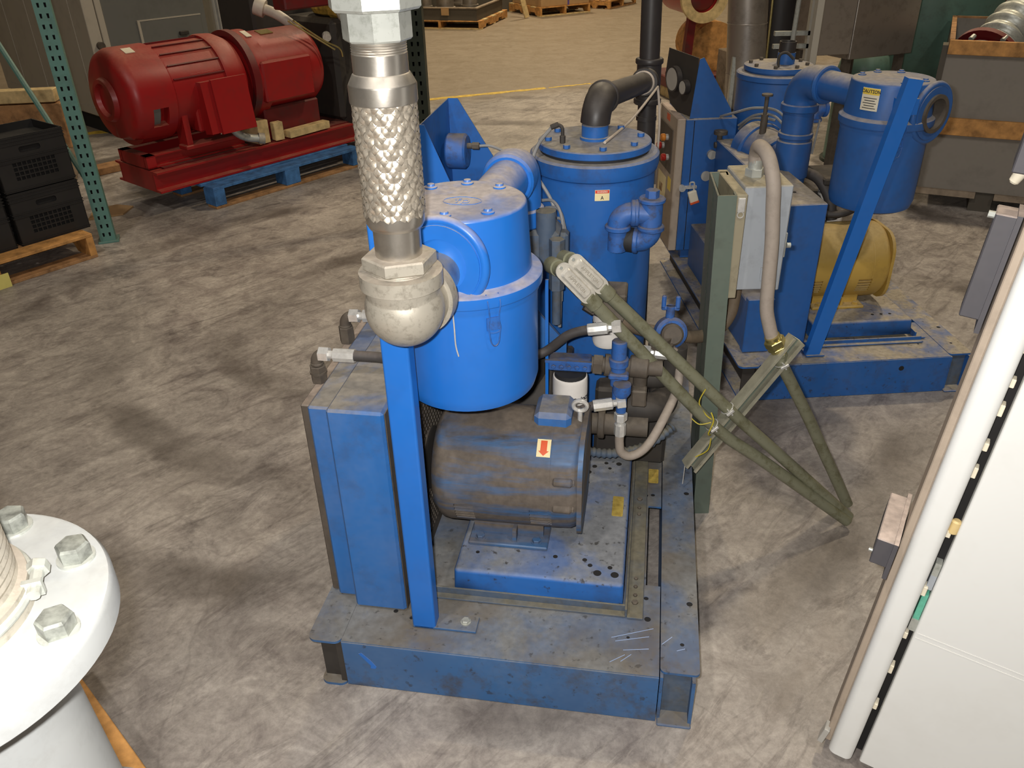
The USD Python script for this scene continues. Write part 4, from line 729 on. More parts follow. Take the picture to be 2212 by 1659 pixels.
# slotted strut
A, B_ = V(0.512, 1.985, 0.238), V(0.783, 2.03, 0.630)
sd = (B_ - A) / np.linalg.norm(B_ - A); nrm = V(0.05, -1.0, 0.0); nrm -= sd * (nrm @ sd); nrm /= np.linalg.norm(nrm); sx = np.cross(sd, nrm)
L = np.linalg.norm(B_ - A)
P = Polygon([(-.0206, 0), (.0206, 0), (.0206, .036), (.019, .0405), (.0125, .0405), (.0115, .034), (.0135, .034), (.0135, .038), (.0178, .0372), (.0178, .0026), (-.0178, .0026), (-.0178, .0372), (-.0135, .038), (-.0135, .034), (-.0115, .034), (-.0125, .0405), (-.019, .0405), (-.0206, .036)])
stm = prism(P, L, p=A + nrm * 0.0, x=-sx, y=nrm)
if np.dot(np.cross(-sx, nrm), sd) < 0: stm = prism(P, L, p=A, x=sx, y=nrm)
slots = [orient(trimesh.creation.box((0.013, 0.028, 0.02)), (0, 0, 0), (0, 0, 1)) for _ in range(8)]
cuts = []
for k in range(9):
    o = A + sd * (0.035 + 0.048 * k); Mx = np.eye(4); Mx[:3, 0], Mx[:3, 1], Mx[:3, 2], Mx[:3, 3] = sx, sd, np.cross(sx, sd), o
    q = trimesh.creation.box((0.014, 0.029, 0.012)); q.apply_transform(Mx); cuts.append(q)
stm.merge_vertices(); 
try: stm = cut(stm, *cuts)
except Exception: pass
obj('slotted_strut', stm, 'strut_steel', st, world=True)
fl_ = prism(sbox(-0.0172, 0.0027, 0.0172, 0.0036), L - 0.004, p=A + sd * 0.002, x=sx, y=nrm) if np.dot(np.cross(sx, nrm), sd) > 0 else prism(sbox(-0.0172, 0.0027, 0.0172, 0.0036), L - 0.004, p=A + sd * 0.002, x=-sx, y=nrm)
obj('channel_shade', fl_, 'olive_steel', st, world=True)  # darker sheet added to paint shade inside the strut channel
for k in range(9):
    o = A + sd * (0.035 + 0.048 * k) + nrm * 0.0042; Mx = np.eye(4); Mx[:3, 0], Mx[:3, 1], Mx[:3, 2], Mx[:3, 3] = sx, sd, np.cross(sx, sd), o
    q = prism(rounded_rect(0.015, 0.03, 0.006), 0.0012); q.apply_transform(Mx); obj('slot_shade', q, 'hole_dark', st, world=True)  # dark plate painted as the shade in each strut opening
# rigid conduits clamped on the strut
def clamp(p, d):
    a = np.cross(d, nrm); a /= np.linalg.norm(a)
    return cat(*[cyl(p + d * o + nrm * 0.010 - a * 0.0, p + d * o + nrm * 0.030, 0.0025, 8) for o in (-0.008, 0.008)], torus(p, d, 0.0188, 0.0016, 24, 6), orient(bx(-0.012, 0.012, -0.004, 0.004, -0.004, 0.004, 0.001), p + nrm * 0.026, d))
ends = {}
def conduit_run(bodytop, strutpt, foot, r=0.0172):
    g = group_node('rigid_conduit', st)
    a, s, f = V(*bodytop), V(*strutpt), V(*foot); d1 = (s - a) / np.linalg.norm(s - a)
    obj('pipe', tube([a + d1 * 0.13, a + d1 * 0.25, s, s * 0.66 + f * 0.34, s * 0.3 + f * 0.7, f], r, 18, 6), 'conduit', g, world=True)
    up_ = V(-0.12, -0.80, 0.60); up_ -= d1 * (up_ @ d1); up_ /= np.linalg.norm(up_); side = np.cross(d1, up_)
    fr = lambda m: (lambda q: (q.apply_transform(np.block([[np.stack([side, d1, up_], 1), a.reshape(3, 1)], [0, 0, 0, 1]])), q)[1])(m.copy())
    rr_ = rounded_rect(0.036, 0.128, 0.0175, (0, 0.052))
    obj('body', cat(fr(prism(rr_, 0.034, p=(0, 0, -0.020))), cyl(a + d1 * 0.105 , a + d1 * 0.145, 0.021, 20, b=0.002), fr(cyl((0, 0.004, -0.018), (0, 0.004, -0.062), 0.021, 18))), 'conduit', g, world=True)
    obj('cover', cat(fr(prism(rounded_rect(0.042, 0.134, 0.0205, (0, 0.052)), 0.003, p=(0, 0, 0.013))), fr(trimesh.convex.convex_hull(np.vstack([np.array([(x, y, 0.0158) for x, y in rounded_rect(0.031, 0.096, 0.009, (0, 0.052)).exterior.coords]), np.array([(x, y, 0.0235) for x, y in rounded_rect(0.022, 0.086, 0.006, (0, 0.052)).exterior.coords])])))), 'alu_cover', g, world=True, label='bright raised cover of the conduit body')
    for y in (-0.006, 0.110): obj('cover_screw', fr(cyl((0, y, 0.0155), (0, y, 0.0185), 0.0042, 12)), 'zinc', g, world=True)
    tx = text_on('APPLETON', 0.0085, (0, 0.052, 0.0234), (0, 1, 0), (-1, 0, 0), 0.0006, True)
    obj('cover_lettering', fr(tx), 'cast_grey', g, world=True, label='raised lettering on the cover')
    obj('strut_clamp', clamp(s, d1), 'chrome', g, world=True)
conduit_run((0.124, 1.88, 0.912), (0.560, 1.945, 0.400), (1.014, 1.955, 0.026))
conduit_run((0.158, 1.93, 0.912), (0.604, 1.965, 0.440), (1.022, 1.968, 0.030))
g = group_node('rigid_conduit', st)
obj('pipe', tube([c0 + cdir * 0.03, c0 + cdir * 0.08, (0.748, 2.01, 0.565), (0.86, 2.035, 0.37), (0.93, 2.045, 0.24), (1.0, 2.05, 0.11), (1.052, 2.053, 0.012)], 0.0172, 18, 6), 'conduit', g, world=True)
obj('strut_clamp', clamp(V(0.752, 2.01, 0.558), cdir), 'chrome', g, world=True)
obj('yellow_wire', cat(tube([(0.55, 1.93, 0.45), (0.555, 1.915, 0.43), (0.545, 1.915, 0.39), (0.555, 1.93, 0.375)], 0.0022, 6), tube([(0.50, 1.94, 0.425), (0.52, 1.925, 0.415), (0.55, 1.918, 0.425)], 0.0018, 6), tube([(0.53, 1.94, 0.52), (0.515, 1.935, 0.48), (0.535, 1.928, 0.445), (0.55, 1.918, 0.435)], 0.0018, 6), tube([(0.555, 1.92, 0.37), (0.55, 1.92, 0.33), (0.52, 1.93, 0.30)], 0.0018, 6)), 'wire_yellow', st, world=True)
obj('bare_wire', tube([(0.505, 1.98, 0.25), (0.503, 1.975, 0.21), (0.502, 1.975, 0.17)], 0.0015, 6), 'chrome', st, world=True)
# ------------------------------------------------------------------ second vacuum pump behind the stand
M2O, M2A = (0.984, 2.703, 0.0), 2.7
pb = thing('vacuum_pump', 'blue skid vacuum pump further back, with yellow motor and slanting post', 'vacuum pump', M2O, M2A)
skid(pb, 0.685, 0.778, 1.42, 'blue_far_base')
obj('lifting_slot', prism(Point(0, 0).buffer(1, quad_segs=10).intersection(sbox(-1, -1, 1, 1)), 0.001, p=(0.50, -0.0008, 0.112), x=(0.024, 0, 0), y=(0, 0, 0.007)).apply_translation((0, 0, 0)) if False else cyl((0.50, -0.001, 0.112), (0.50, 0.0005, 0.112), 0.010, 16), 'hole_dark', pb)
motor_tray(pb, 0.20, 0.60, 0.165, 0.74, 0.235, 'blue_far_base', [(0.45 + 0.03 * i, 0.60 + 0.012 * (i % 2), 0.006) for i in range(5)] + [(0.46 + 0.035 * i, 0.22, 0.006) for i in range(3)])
obj('slide_rail', cat(bx(0.612, 0.618, 0.15, 0.84, 0.157, 0.184, 0.001), bx(0.618, 0.655, 0.145, 0.84, 0.157, 0.163, 0.001)), 'blue_far_base', pb)
obj('slide_rail', cat(bx(0.10, 0.63, 0.130, 0.136, 0.157, 0.175, 0.001), bx(0.10, 0.63, 0.112, 0.130, 0.157, 0.162, 0.001)), 'blue_far_base', pb)
mg2 = motor(pb, 0.14, 0.525, 0.42, 0.392, 0.152, 0.235, 'yellow_paint', lugs=False)
obj('lifting_eye', cat(torus((0.45, 0.42, 0.555), (0, 1, 0), 0.014, 0.005, 20, 8)), 'yellow_paint', mg2)
gd = group_node('belt_guard', pb)
obj('cover', bx(0.008, 0.153, 0.11, 1.03, 0.158, 0.736, 0.004), 'blue_far', gd)
obj('step_cover', bx(-0.086, 0.008, 0.14, 0.99, 0.158, 0.36, 0.004), 'blue_far', gd)
for y in (0.25, 0.62, 0.66): obj('vent_hole', cyl((0.08, y, 0.7355), (0.08, y, 0.7372), 0.007, 12), 'hole_dark', gd)
obj('edge_channel', bx(-0.09, 0.01, 0.10, 0.135, 0.158, 0.38, 0.003), 'blue_far', gd)
# slanting flat post
a, b = V(0.165, 0.062, 0.158), V(0.318, 0.02, 1.168); pd = (b - a) / np.linalg.norm(b - a)
Mx = np.eye(4); xx = V(1, 0, 0) - pd * pd[0]; xx /= np.linalg.norm(xx); Mx[:3, 0], Mx[:3, 2], Mx[:3, 1], Mx[:3, 3] = xx, pd, np.cross(pd, xx), (a + b) / 2
pm = trimesh.creation.box((0.052, 0.03, np.linalg.norm(b - a))); pm.apply_transform(Mx)
po = group_node('filter_post', pb); obj('bar', pm, 'blue_clean', po)
obj('foot', bx(0.14, 0.21, 0.04, 0.10, 0.157, 0.164, 0.001), 'blue_far_base', po)
obj('bracket', bx(0.29, 0.36, 0.035, 0.10, 1.05, 1.10), 'blue_clean', po)
CX2, CY2 = 0.340, 0.195
cf2 = canister(pb, CX2, CY2, 0.702, 0.992, 1.138, 0.144, 0.134, 'blue_far', (0.47, -0.88), 1.040, clip_angles=(-95,), logo=False, inlet_off=(0.045, 0.0), boss=0.66, hole=True)
def on_cyl(dx, dz, z, th, ang, R, x, y):
    m = trimesh.creation.box((dx, dz, th)); v, f = trimesh.remesh.subdivide_to_size(m.vertices, m.faces, 0.015)
    A = ang + v[:, 0] / R; q = R + v[:, 2] + th / 2
    return trimesh.Trimesh(np.stack([x + q * np.cos(A), y + q * np.sin(A), z + v[:, 1]], 1), f, process=False)
la = math.radians(-142)
obj('caution_label', on_cyl(0.060, 0.072, 1.088, 0.0008, la, 0.1412, CX2, CY2), 'decal_white', cf2, label='cream caution label')
obj('label_header', on_cyl(0.058, 0.020, 1.113, 0.0012, la, 0.1412, CX2, CY2), 'decal_yellow', cf2, label='yellow header of the caution label')
obj('label_lettering', cat(text_round('CAUTION', 0.010, 0.1426, la, 1.1085, 0.0005, True, (CX2, CY2)), *[on_cyl(0.046 - 0.01 * (k % 2), 0.0022, 1.092 - 0.008 * k, 0.0012, la, 0.1412, CX2, CY2) for k in range(5)]), 'ink', cf2)
ou = group_node('outlet_pipe', pb)
obj('pipe', cyl((0.30, 0.25, 1.07), (0.215, 0.47, 1.07), 0.052, 32), 'blue_far', ou)
dv = V(-0.36, 0.93, 0)
obj('socket_elbow', cat(sweep(bend((0.225, 0.445, 1.07), (0.178, 0.565, 1.07), (0.178, 0.565, 0.95), 0.075), 0.062, 32), torus((0.222, 0.452, 1.07), dv, 0.061, 0.009, 36, 8), cyl((0.178, 0.565, 0.985), (0.178, 0.565, 0.955), 0.070, 32, b=0.004)), 'blue_far', ou, smooth=40)
obj('down_pipe', cat(cyl((0.178, 0.565, 0.78), (0.178, 0.565, 0.96), 0.058, 30), cyl((0.178, 0.565, 0.855), (0.178, 0.565, 0.875), 0.066, 30, b=0.003), cyl((0.178, 0.565, 0.70), (0.178, 0.565, 0.845), 0.067, 30, b=0.004), sweep(bend((0.178, 0.565, 0.72), (0.178, 0.565, 0.64), (0.178, 0.70, 0.64), 0.06), 0.06, 24)), 'blue_far', ou, smooth=40)
ae = group_node('pump_casting', pb)
obj('casing', cat(cyl((0.12, 0.95, 0.74), (0.20, 0.70, 0.70), 0.105, 36, b=0.03), torus((0.185, 0.73, 0.70), (0.3, -0.95, -0.1), 0.105, 0.012, 40, 8), torus((0.15, 0.86, 0.725), (0.3, -0.95, -0.1), 0.108, 0.010, 40, 8), bx(0.05, 0.30, 0.70, 1.0, 0.157, 0.65, 0.02)), 'blue_far', ae, smooth=40)
obj('sight_glass', cyl((0.20, 0.62, 0.66), (0.215, 0.595, 0.655), 0.022, 20), 'grime_iron', ae)
obj('valve_stem', cat(cyl((0.13, 0.80, 0.86), (0.13, 0.80, 0.965), 0.008, 12), cyl((0.13, 0.80, 0.965), (0.13, 0.80, 0.972), 0.022, 20), cyl((0.13, 0.80, 0.80), (0.13, 0.80, 0.89), 0.014, 14)), 'grime_iron', ae)
obj('side_elbow', street_elbow((0.255, 0.60, 0.95), (1, 0.1, 0), (0, 0, -1), 0.026, 0.045), 'blue_fitting', ae)
for a, b, r in (((0.235, 0.56, 0.92), (0.245, 0.55, 0.79), 0.004), ((0.26, 0.55, 0.92), (0.25, 0.55, 0.79), 0.004)): obj('linkage_rod', cyl(a, b, r, 8), 'cable_grey', ae)
oil_filter(pb, 0.380, 0.62, 0.555, 0.66, 0.045, -2.0, True)
oil_filter(pb, 0.372, 0.54, 0.44, 0.535, 0.042, -1.8, False)
obj('header_block', cat(bx(0.30, 0.48, 0.50, 0.70, 0.672, 0.70, 0.006), bx(0.26, 0.46, 0.60, 0.70, 0.55, 0.60, 0.006)), 'grime_dark', pb)
hs = group_node('oil_hose', pb)
obj('rubber', tube([(0.17, 0.70, 0.70), (0.23, 0.62, 0.705), (0.29, 0.55, 0.69), (0.33, 0.50, 0.62), (0.345, 0.48, 0.54)], 0.021, 16), 'hose_black', hs)
hs = group_node('oil_hose', pb)
obj('rubber', tube([(0.16, 0.62, 0.60), (0.24, 0.52, 0.58), (0.32, 0.46, 0.57), (0.38, 0.44, 0.58), (0.44, 0.46, 0.60)], 0.014, 14), 'hose_black', hs)
tk = group_node('separator_tank', pb)
TX2, TY2, TZ2, TR2 = 0.285, 1.14, 1.000, 0.172
obj('shell', lathe([(0, 0.16), (TR2 * 0.9, 0.16), (TR2, 0.2), (TR2, TZ2 - 0.03), (TR2 + 0.006, TZ2 - 0.025), (TR2 + 0.006, TZ2 - 0.005), (TR2, TZ2), (0, TZ2)], 64, (TX2, TY2, 0)), 'blue_far', tk)
obj('lid', lathe([(0, TZ2), (TR2 * 0.80, TZ2), (TR2 * 0.80, TZ2 + 0.008), (TR2 * 0.86, TZ2 + 0.008), (TR2 * 0.86, TZ2 + 0.026), (0, TZ2 + 0.028)], 56, (TX2, TY2, 0)), 'blue_far', tk)
for k in range(8):
    A = math.radians(k * 45 + 20); obj('lid_bolt', bolt((TX2 + TR2 * 0.7 * math.cos(A), TY2 + TR2 * 0.7 * math.sin(A), TZ2 + 0.027), (0, 0, 1), 0.016, 0.011), 'grime_iron', tk)
obj('collar', pipe((TX2 + 0.03, TY2, TZ2 + 0.025), (TX2 + 0.03, TY2, TZ2 + 0.075), 0.038, 0.03), 'blue_far', tk)
obj('vent_stub', pipe((TX2 + 0.03, TY2, TZ2 + 0.06), (TX2 + 0.03, TY2, TZ2 + 0.12), 0.036, 0.031), 'black_iron', tk, label='open black pipe stub on the lid')
obj('probe', tube([(TX2 - 0.03, TY2 - 0.08, TZ2 + 0.027), (TX2 - 0.03, TY2 - 0.08, TZ2 + 0.075), (TX2, TY2 - 0.08, TZ2 + 0.085), (TX2 + 0.03, TY2 - 0.09, TZ2 + 0.06)], 0.006, 8), 'grime_dark', tk)
# control box with operator panel on its left face, gauge bracket above
cb = group_node('control_box', pb)
obj('enclosure', bx(-0.13, 0.10, 1.05, 1.40, 0.205, 0.822, 0.004), 'blue_far', cb)
obj('leg', bx(-0.10, -0.06, 1.08, 1.12, 0.157, 0.21), 'blue_far', cb); obj('leg', bx(-0.10, -0.06, 1.33, 1.37, 0.157, 0.21), 'blue_far', cb)
obj('door', bx(-0.168, -0.131, 1.052, 1.40, 0.205, 0.824, 0.004), 'tan_side', cb, label='dusty grey-tan door')
obj('operator_panel', bx(-0.172, -0.168, 1.12, 1.37, 0.56, 0.76, 0.001), 'grime_iron', cb)
for y, z, mt in ((1.20, 0.71, 'orange_knob'), (1.17, 0.625, 'red_knob'), (1.27, 0.655, 'red_knob')):
    obj('button', cat(cyl((-0.172, y, z), (-0.184, y, z), 0.014, 20)), 'chrome', cb); obj('button_cap', cyl((-0.184, y, z), (-0.206, y, z), 0.017, 20, b=0.004), mt, cb)
for y0, y1, z0, z1, mt in ((1.20, 1.36, 0.40, 0.52, 'decal_cream'), (1.10, 1.16, 0.48, 0.54, 'decal_yellow'), (1.26, 1.32, 0.43, 0.47, 'decal_orange'), (1.20, 1.26, 0.78, 0.81, 'decal_orange')):
    obj('door_decal', bx(-0.1688, -0.1678, y0, y1, z0, z1), mt, cb)
obj('seam', bx(-0.095, -0.092, 1.0485, 1.0495, 0.21, 0.815), 'hole_dark', cb)
obj('latch', cat(bx(-0.14, -0.06, 1.035, 1.05, 0.51, 0.525, 0.002), cyl((-0.13, 1.04, 0.517), (-0.13, 1.025, 0.517), 0.016, 14), tube([(-0.095, 1.03, 0.525), (-0.097, 1.02, 0.545), (-0.08, 1.015, 0.545), (-0.078, 1.02, 0.505)], 0.004, 8)), 'chrome', cb)
obj('padlock', rot(bx(-0.100, -0.060, 1.005, 1.025, 0.455, 0.508, 0.003), -18, (0, 1, 0), (-0.08, 1.02, 0.48)), 'decal_white', cb, label='small padlock with red edge')
obj('padlock_edge', rot(bx(-0.101, -0.059, 1.004, 1.026, 0.448, 0.459, 0.001), -18, (0, 1, 0), (-0.08, 1.02, 0.48)), 'decal_orange', cb)
obj('dial', cyl((-0.02, 1.05, 0.565), (-0.02, 1.044, 0.565), 0.023, 28), 'dial_face', cb, label='round pale plug on the box side')
obj('dial', cyl((-0.005, 1.05, 0.665), (-0.005, 1.03, 0.665), 0.020, 24), 'dial_face', cb, label='pale round gauge on a pipe')
obj('side_valve', cat(cyl((0.02, 1.03, 0.69), (0.02, 1.03, 0.76), 0.012, 12), cyl((0.02, 1.02, 0.76), (0.02, 1.02, 0.775), 0.030, 16), cyl((0.0, 1.03, 0.71), (0.06, 1.03, 0.71), 0.014, 12), cyl((0.03, 1.03, 0.64), (0.03, 1.03, 0.70), 0.009, 10)), 'grime_iron', cb)
obj('top_plate', bx(-0.10, 0.06, 1.12, 1.34, 0.822, 0.826), 'grey_box', cb)
gb = group_node('gauge_bracket', pb)
obj('side_plate', prism([(-0.115, 0.824), (-0.092, 1.072), (-0.074, 1.078), (0.065, 0.86), (0.075, 0.824)], 0.004, p=(0, 1.06, 0), x=(1, 0, 0), y=(0, 0, 1)), 'blue_far', gb)
turn = lambda m: rot(m, 17, (0, 0, 1), (-0.098, 1.06, 0))
obj('gauge_panel', turn(prism([(1.06, 0.824), (1.06, 1.076), (1.31, 1.085), (1.33, 0.96), (1.27, 0.85), (1.2, 0.824)], 0.004, p=(-0.098, 0, 0), x=(0, 1, 0), y=(0, 0, 1))), 'grime_dark', gb, label='dark panel that holds the gauges')
for y, z, r in ((1.225, 0.965, 0.056), (1.13, 0.945, 0.032)):
    obj('gauge', turn(lathe([(0, 0), (r * 0.9, 0), (r, 0.004), (r, 0.026), (r * 0.88, 0.028), (r * 0.88, 0.024), (0, 0.024)], 36, (-0.098, y, z), (-1, 0, 0))), 'black_iron', gb)
    obj('gauge_face', turn(cyl((-0.120, y, z), (-0.1245, y, z), r * 0.87, 30)), 'dial_face', gb)
for k, pts in enumerate(([(0.02, 1.05, 0.83), (0.06, 0.98, 0.86), (0.12, 0.90, 0.895), (0.20, 0.85, 0.89), (0.26, 0.80, 0.83)], [(0.09, 1.0, 0.80), (0.13, 0.92, 0.86), (0.19, 0.84, 0.87), (0.24, 0.74, 0.80)], [(0.10, 1.02, 0.78), (0.12, 0.94, 0.84), (0.16, 0.88, 0.855), (0.2, 0.86, 0.85)])):
    obj('control_tube', tube(pts, 0.0055, 8), 'cable_grey', pb)
# ------------------------------------------------------------------ white flanged spool at the lower left
fs = thing('flanged_pipe', 'white flanged pipe fitting with large hex bolts at the lower left', 'pipe fitting', (-0.580, 0.587, 0.13))
Z = lambda z: z - 0.13
obj('flange', lathe([(0.05, Z(1.062)), (0.166, Z(1.062)), (0.1695, Z(1.066)), (0.1695, Z(1.093)), (0.166, Z(1.099)), (0.162, Z(1.1)), (0.05, Z(1.1))], 80), 'white_flange', fs)
obj('gasket', cyl((0, 0, Z(1.050)), (0, 0, Z(1.063)), 0.125, 48), 'rubber', fs)
obj('pipe_body', lathe([(0.112, Z(0.30)), (0.108, Z(0.70)), (0.098, Z(0.95)), (0.096, Z(1.035)), (0.104, Z(1.052)), (0.05, Z(1.052))], 64), 'white_flange', fs)
obj('lower_flange', lathe([(0.10, Z(0.62)), (0.152, Z(0.62)), (0.155, Z(0.625)), (0.155, Z(0.65)), (0.15, Z(0.655)), (0.10, Z(0.655))], 64), 'white_flange', fs)
obj('foot_flange', lathe([(0, 0), (0.18, 0), (0.18, 0.03), (0.13, 0.035), (0.12, 0.2), (0, 0.2)], 56), 'white_flange', fs)
thr = [(0.05, Z(1.095)), (0.099, Z(1.095)), (0.097, Z(1.125))]
for i in range(26): thr.append((0.0895 - 0.002 * (i % 2), Z(1.128 + 0.0045 * i)))
thr += [(0.087, Z(1.26)), (0.05, Z(1.26))]
obj('threaded_neck', lathe(thr, 64), 'cast_grey', fs, smooth=20)
obj('neck_pipe', lathe([(0.06, Z(1.255)), (0.086, Z(1.255)), (0.086, Z(2.2)), (0.06, Z(2.2))], 40), 'zinc', fs)
obj('hose_clamp', cat(torus((0, 0, Z(1.115)), (0, 0, 1), 0.097, 0.005, 56, 8), rot(cyl((0.104, -0.02, Z(1.118)), (0.104, 0.025, Z(1.122)), 0.0065, 10), 18, (0, 0, 1)), rot(hexn((0.104, 0.012, Z(1.12)), (0.104, 0.024, Z(1.122)), 0.019), 18, (0, 0, 1)), rot(bx(0.094, 0.112, -0.012, -0.006, Z(1.110), Z(1.128)), 18)), 'zinc', fs)
for k in range(8):
    A = math.radians(-7 + 45 * k); p = V(0.140 * math.cos(A), 0.140 * math.sin(A), Z(1.1))
    g = group_node('flange_bolt', fs)
    hd_ = lathe([(0, 0), (0.0168, 0), (0.0172, 0.001), (0.0172, 0.0155), (0.0150, 0.0185), (0, 0.019)], 6); hd_ = rot(hd_, 25 + 47 * k)
    obj('head', move(hd_, *(p + V(0, 0, 0.003))), 'bolt_steel', g, smooth=20); obj('washer', cyl(p, p + V(0, 0, 0.003), 0.0195, 28), 'zinc', g)
# ------------------------------------------------------------------ pallets
def pallet(name, label, M, L, W, mats, boards=7, h=0.13, brk=(), kind='stringer', group=None):
    t = thing(name, label, 'pallet', M=M, group=group)
    bw = W / boards * 0.78
    for i in range(boards):
        y = bw / 2 + (W - bw) * i / (boards - 1)
        m = bx(0, L, y - bw / 2, y + bw / 2, h - 0.018, h, 0.002) if i not in brk else bx(0.12, L, y - bw / 2, y + bw / 2, h - 0.018, h, 0.002)
        obj('deck_board', m, mats[i % len(mats)], t)
    for x in (0.02, L / 2, L - 0.02):
        if kind == 'block':
            for y in (0.06, W / 2, W - 0.06): obj('block', bx(x - 0.06 if x > 0.1 else 0, x + 0.06 if x < L - 0.1 else L, y - 0.06, y + 0.06, 0.018, h - 0.018, 0.002), mats[0], t)
        else:
            P = sbox(0, 0.016, W, h - 0.018)
            for c in (0.25, 0.72): P = P.difference(Polygon([(W * c - 0.11, 0.016), (W * c - 0.08, 0.055), (W * c + 0.08, 0.055), (W * c + 0.11, 0.016)]))
            obj('stringer', prism(P, 0.038, p=(x - 0.019, 0, 0), x=(0, 1, 0), y=(0, 0, 1)), mats[0], t)
    for y in ((0.0, W / 2 - 0.05, W - 0.1)): obj('bottom_board', bx(0, L, y, y + 0.1, 0, 0.017, 0.002), mats[-1], t)
    return t
def frame_at(x, y, deg, z=0.0):
    return trimesh.transformations.translation_matrix((x, y, z)) @ trimesh.transformations.rotation_matrix(math.radians(deg), (0, 0, 1))
pl = pallet('wooden_pallet', 'chipped orange-brown wooden pallet under the white flanged pipe', frame_at(-1.12 - 0.707 * 1.05, 1.43 - 0.707 * 1.05, -45), 0.95, 1.05, ['wood_orange', 'wood_brown'], 7)
# ------------------------------------------------------------------ leaning white cabinet at the right edge
CB = V(0.744, 1.145, 0.0); ex = V(0.858, -0.514, 0); ey = V(0.514, 0.858, 0); ez = V(0.083, 0.0, 1.0); ez /= np.linalg.norm(ez)
ex = ex - ez * (ex @ ez); ex /= np.linalg.norm(ex); ey = np.cross(ez, ex)
Mc = np.eye(4); Mc[:3, 0], Mc[:3, 1], Mc[:3, 2], Mc[:3, 3] = ex, ey, ez, CB
wc = thing('white_cabinet', 'white equipment cabinet leaning at the right edge, with a narrow open gap of electronics', 'cabinet', M=Mc)
HC = 1.62
def rslab(x0, x1, y0, y1, z0, z1, r):
    return prism(rounded_rect(x1 - x0, y1 - y0, r, ((x0 + x1) / 2, (y0 + y1) / 2)), z1 - z0, p=(0, 0, z0))
obj('front_panel', rslab(0.0, 0.62, 0.0, 0.03, 0.03, HC, 0.006), 'white_panel', wc)
obj('body', bx(0.022, 0.60, 0.031, 0.55, 0.03, HC - 0.01), 'grey_cabinet', wc)
obj('panel_seam', cat(bx(0.004, 0.62, -0.0008, 0.001, 0.432, 0.4335), bx(0.004, 0.62, -0.0008, 0.001, 0.420, 0.4212)), 'white_panel', wc)
obj('side_door', rslab(-0.066, -0.0155, -0.012, 0.12, 0.03, HC, 0.016), 'white_panel', wc)
obj('door_back', bx(-0.080, -0.066, 0.012, 0.11, 0.035, HC, 0.002), 'tan_side', wc)
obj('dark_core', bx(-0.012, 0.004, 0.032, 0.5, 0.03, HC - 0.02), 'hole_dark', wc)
for k, z in enumerate((0.19, 0.30, 0.40, 0.52, 0.665, 0.80, 0.86, 0.93, 0.985, 1.05, 1.12)):
    obj('wire_clip', bx(-0.0155, -0.008, 0.004 + 0.002 * (k % 3), 0.026, z, z + 0.016 + 0.006 * (k % 2), 0.001), 'decal_white', wc)
obj('circuit_board', bx(-0.012, -0.001, 0.012, 0.03, 0.455, 0.520), 'circuit_green', wc, label='green circuit board in the gap')
obj('connector', bx(-0.013, 0.0, 0.010, 0.03, 0.425, 0.455), 'zinc', wc); obj('connector', bx(-0.012, -0.001, 0.010, 0.03, 0.57, 0.60), 'zinc', wc); obj('connector', bx(-0.012, -0.001, 0.010, 0.03, 0.535, 0.57), 'grey_box', wc)
obj('relay', cyl((-0.007, 0.012, 0.675), (-0.007, 0.012, 0.705), 0.009, 14, b=0.003), 'tan_plastic', wc)
for z0, z1, d0, d1 in ((0.570, 0.630, -0.02, 0.15), (1.065, 1.245, 0.06, 0.12), (1.31, 1.44, 0.06, 0.16)):
    obj('side_box', bx(-0.121, -0.083, d0, d1, z0, z1, 0.002), 'charcoal_box', wc, label='dark grey box with a dusty tan top')
    obj('box_flange', bx(-0.0905, -0.0825, d0 - 0.008, d1 + 0.01, z0 - 0.02, z1 + 0.004), 'charcoal_box', wc)
obj('box_screw', cyl((-0.121, 0.0, 0.585), (-0.128, 0.0, 0.585), 0.004, 10), 'zinc', wc)
obj('box_screw', cyl((-0.121, 0.08, 1.237), (-0.131, 0.08, 1.237), 0.006, 10), 'zinc', wc)
obj('lever_latch', cat(rot(cyl((-0.11, 0.08, 1.29), (-0.11, 0.08, 1.335), 0.008, 12, r2=0.013, b=0.003), 18, (0, 1, 0), (-0.11, 0.08, 1.3)), cyl((-0.11, 0.08, 1.325), (-0.09, 0.08, 1.35), 0.006, 10)), 'decal_white', wc, label='pale lever latch')
obj('corner_tape', rot(bx(-0.090, -0.078, 0.0, 0.03, 0.03, 0.075, 0.001), 8, (0, 1, 0), (-0.08, 0, 0.05)), 'plastic_wrap', wc)
# ------------------------------------------------------------------ floor marking
rngl = np.random.default_rng(3)
p0, p1 = V(-0.95, 8.257, 0), V(0.42, 8.74, 0); dl = (p1 - p0) / np.linalg.norm(p1 - p0); nl = V(-dl[1], dl[0], 0)
def stripe(a, b, w, n):
    e1 = [p0 + dl * s + nl * (w / 2 + rngl.normal(0, 0.006)) for s in np.linspace(a, b, n)]; e2 = [p0 + dl * s - nl * (w / 2 + rngl.normal(0, 0.008)) for s in np.linspace(b, a, n)]
    return prism([(q[0], q[1]) for q in e1 + e2], 0.0012)
L0 = np.linalg.norm(p1 - p0)
o = obj('trim_1', cat(stripe(-3.5, L0, 0.085, 60), stripe(L0 + 0.03, L0 + 0.5, 0.035, 10), stripe(L0 + 0.52, L0 + 1.0, 0.03, 10), stripe(L0 + 1.03, L0 + 1.5, 0.05, 10), stripe(L0 + 1.6, L0 + 2.4, 0.06, 10)), 'yellow_line'); tag(o.prim, 'worn yellow line painted across the concrete floor', kind='structure')

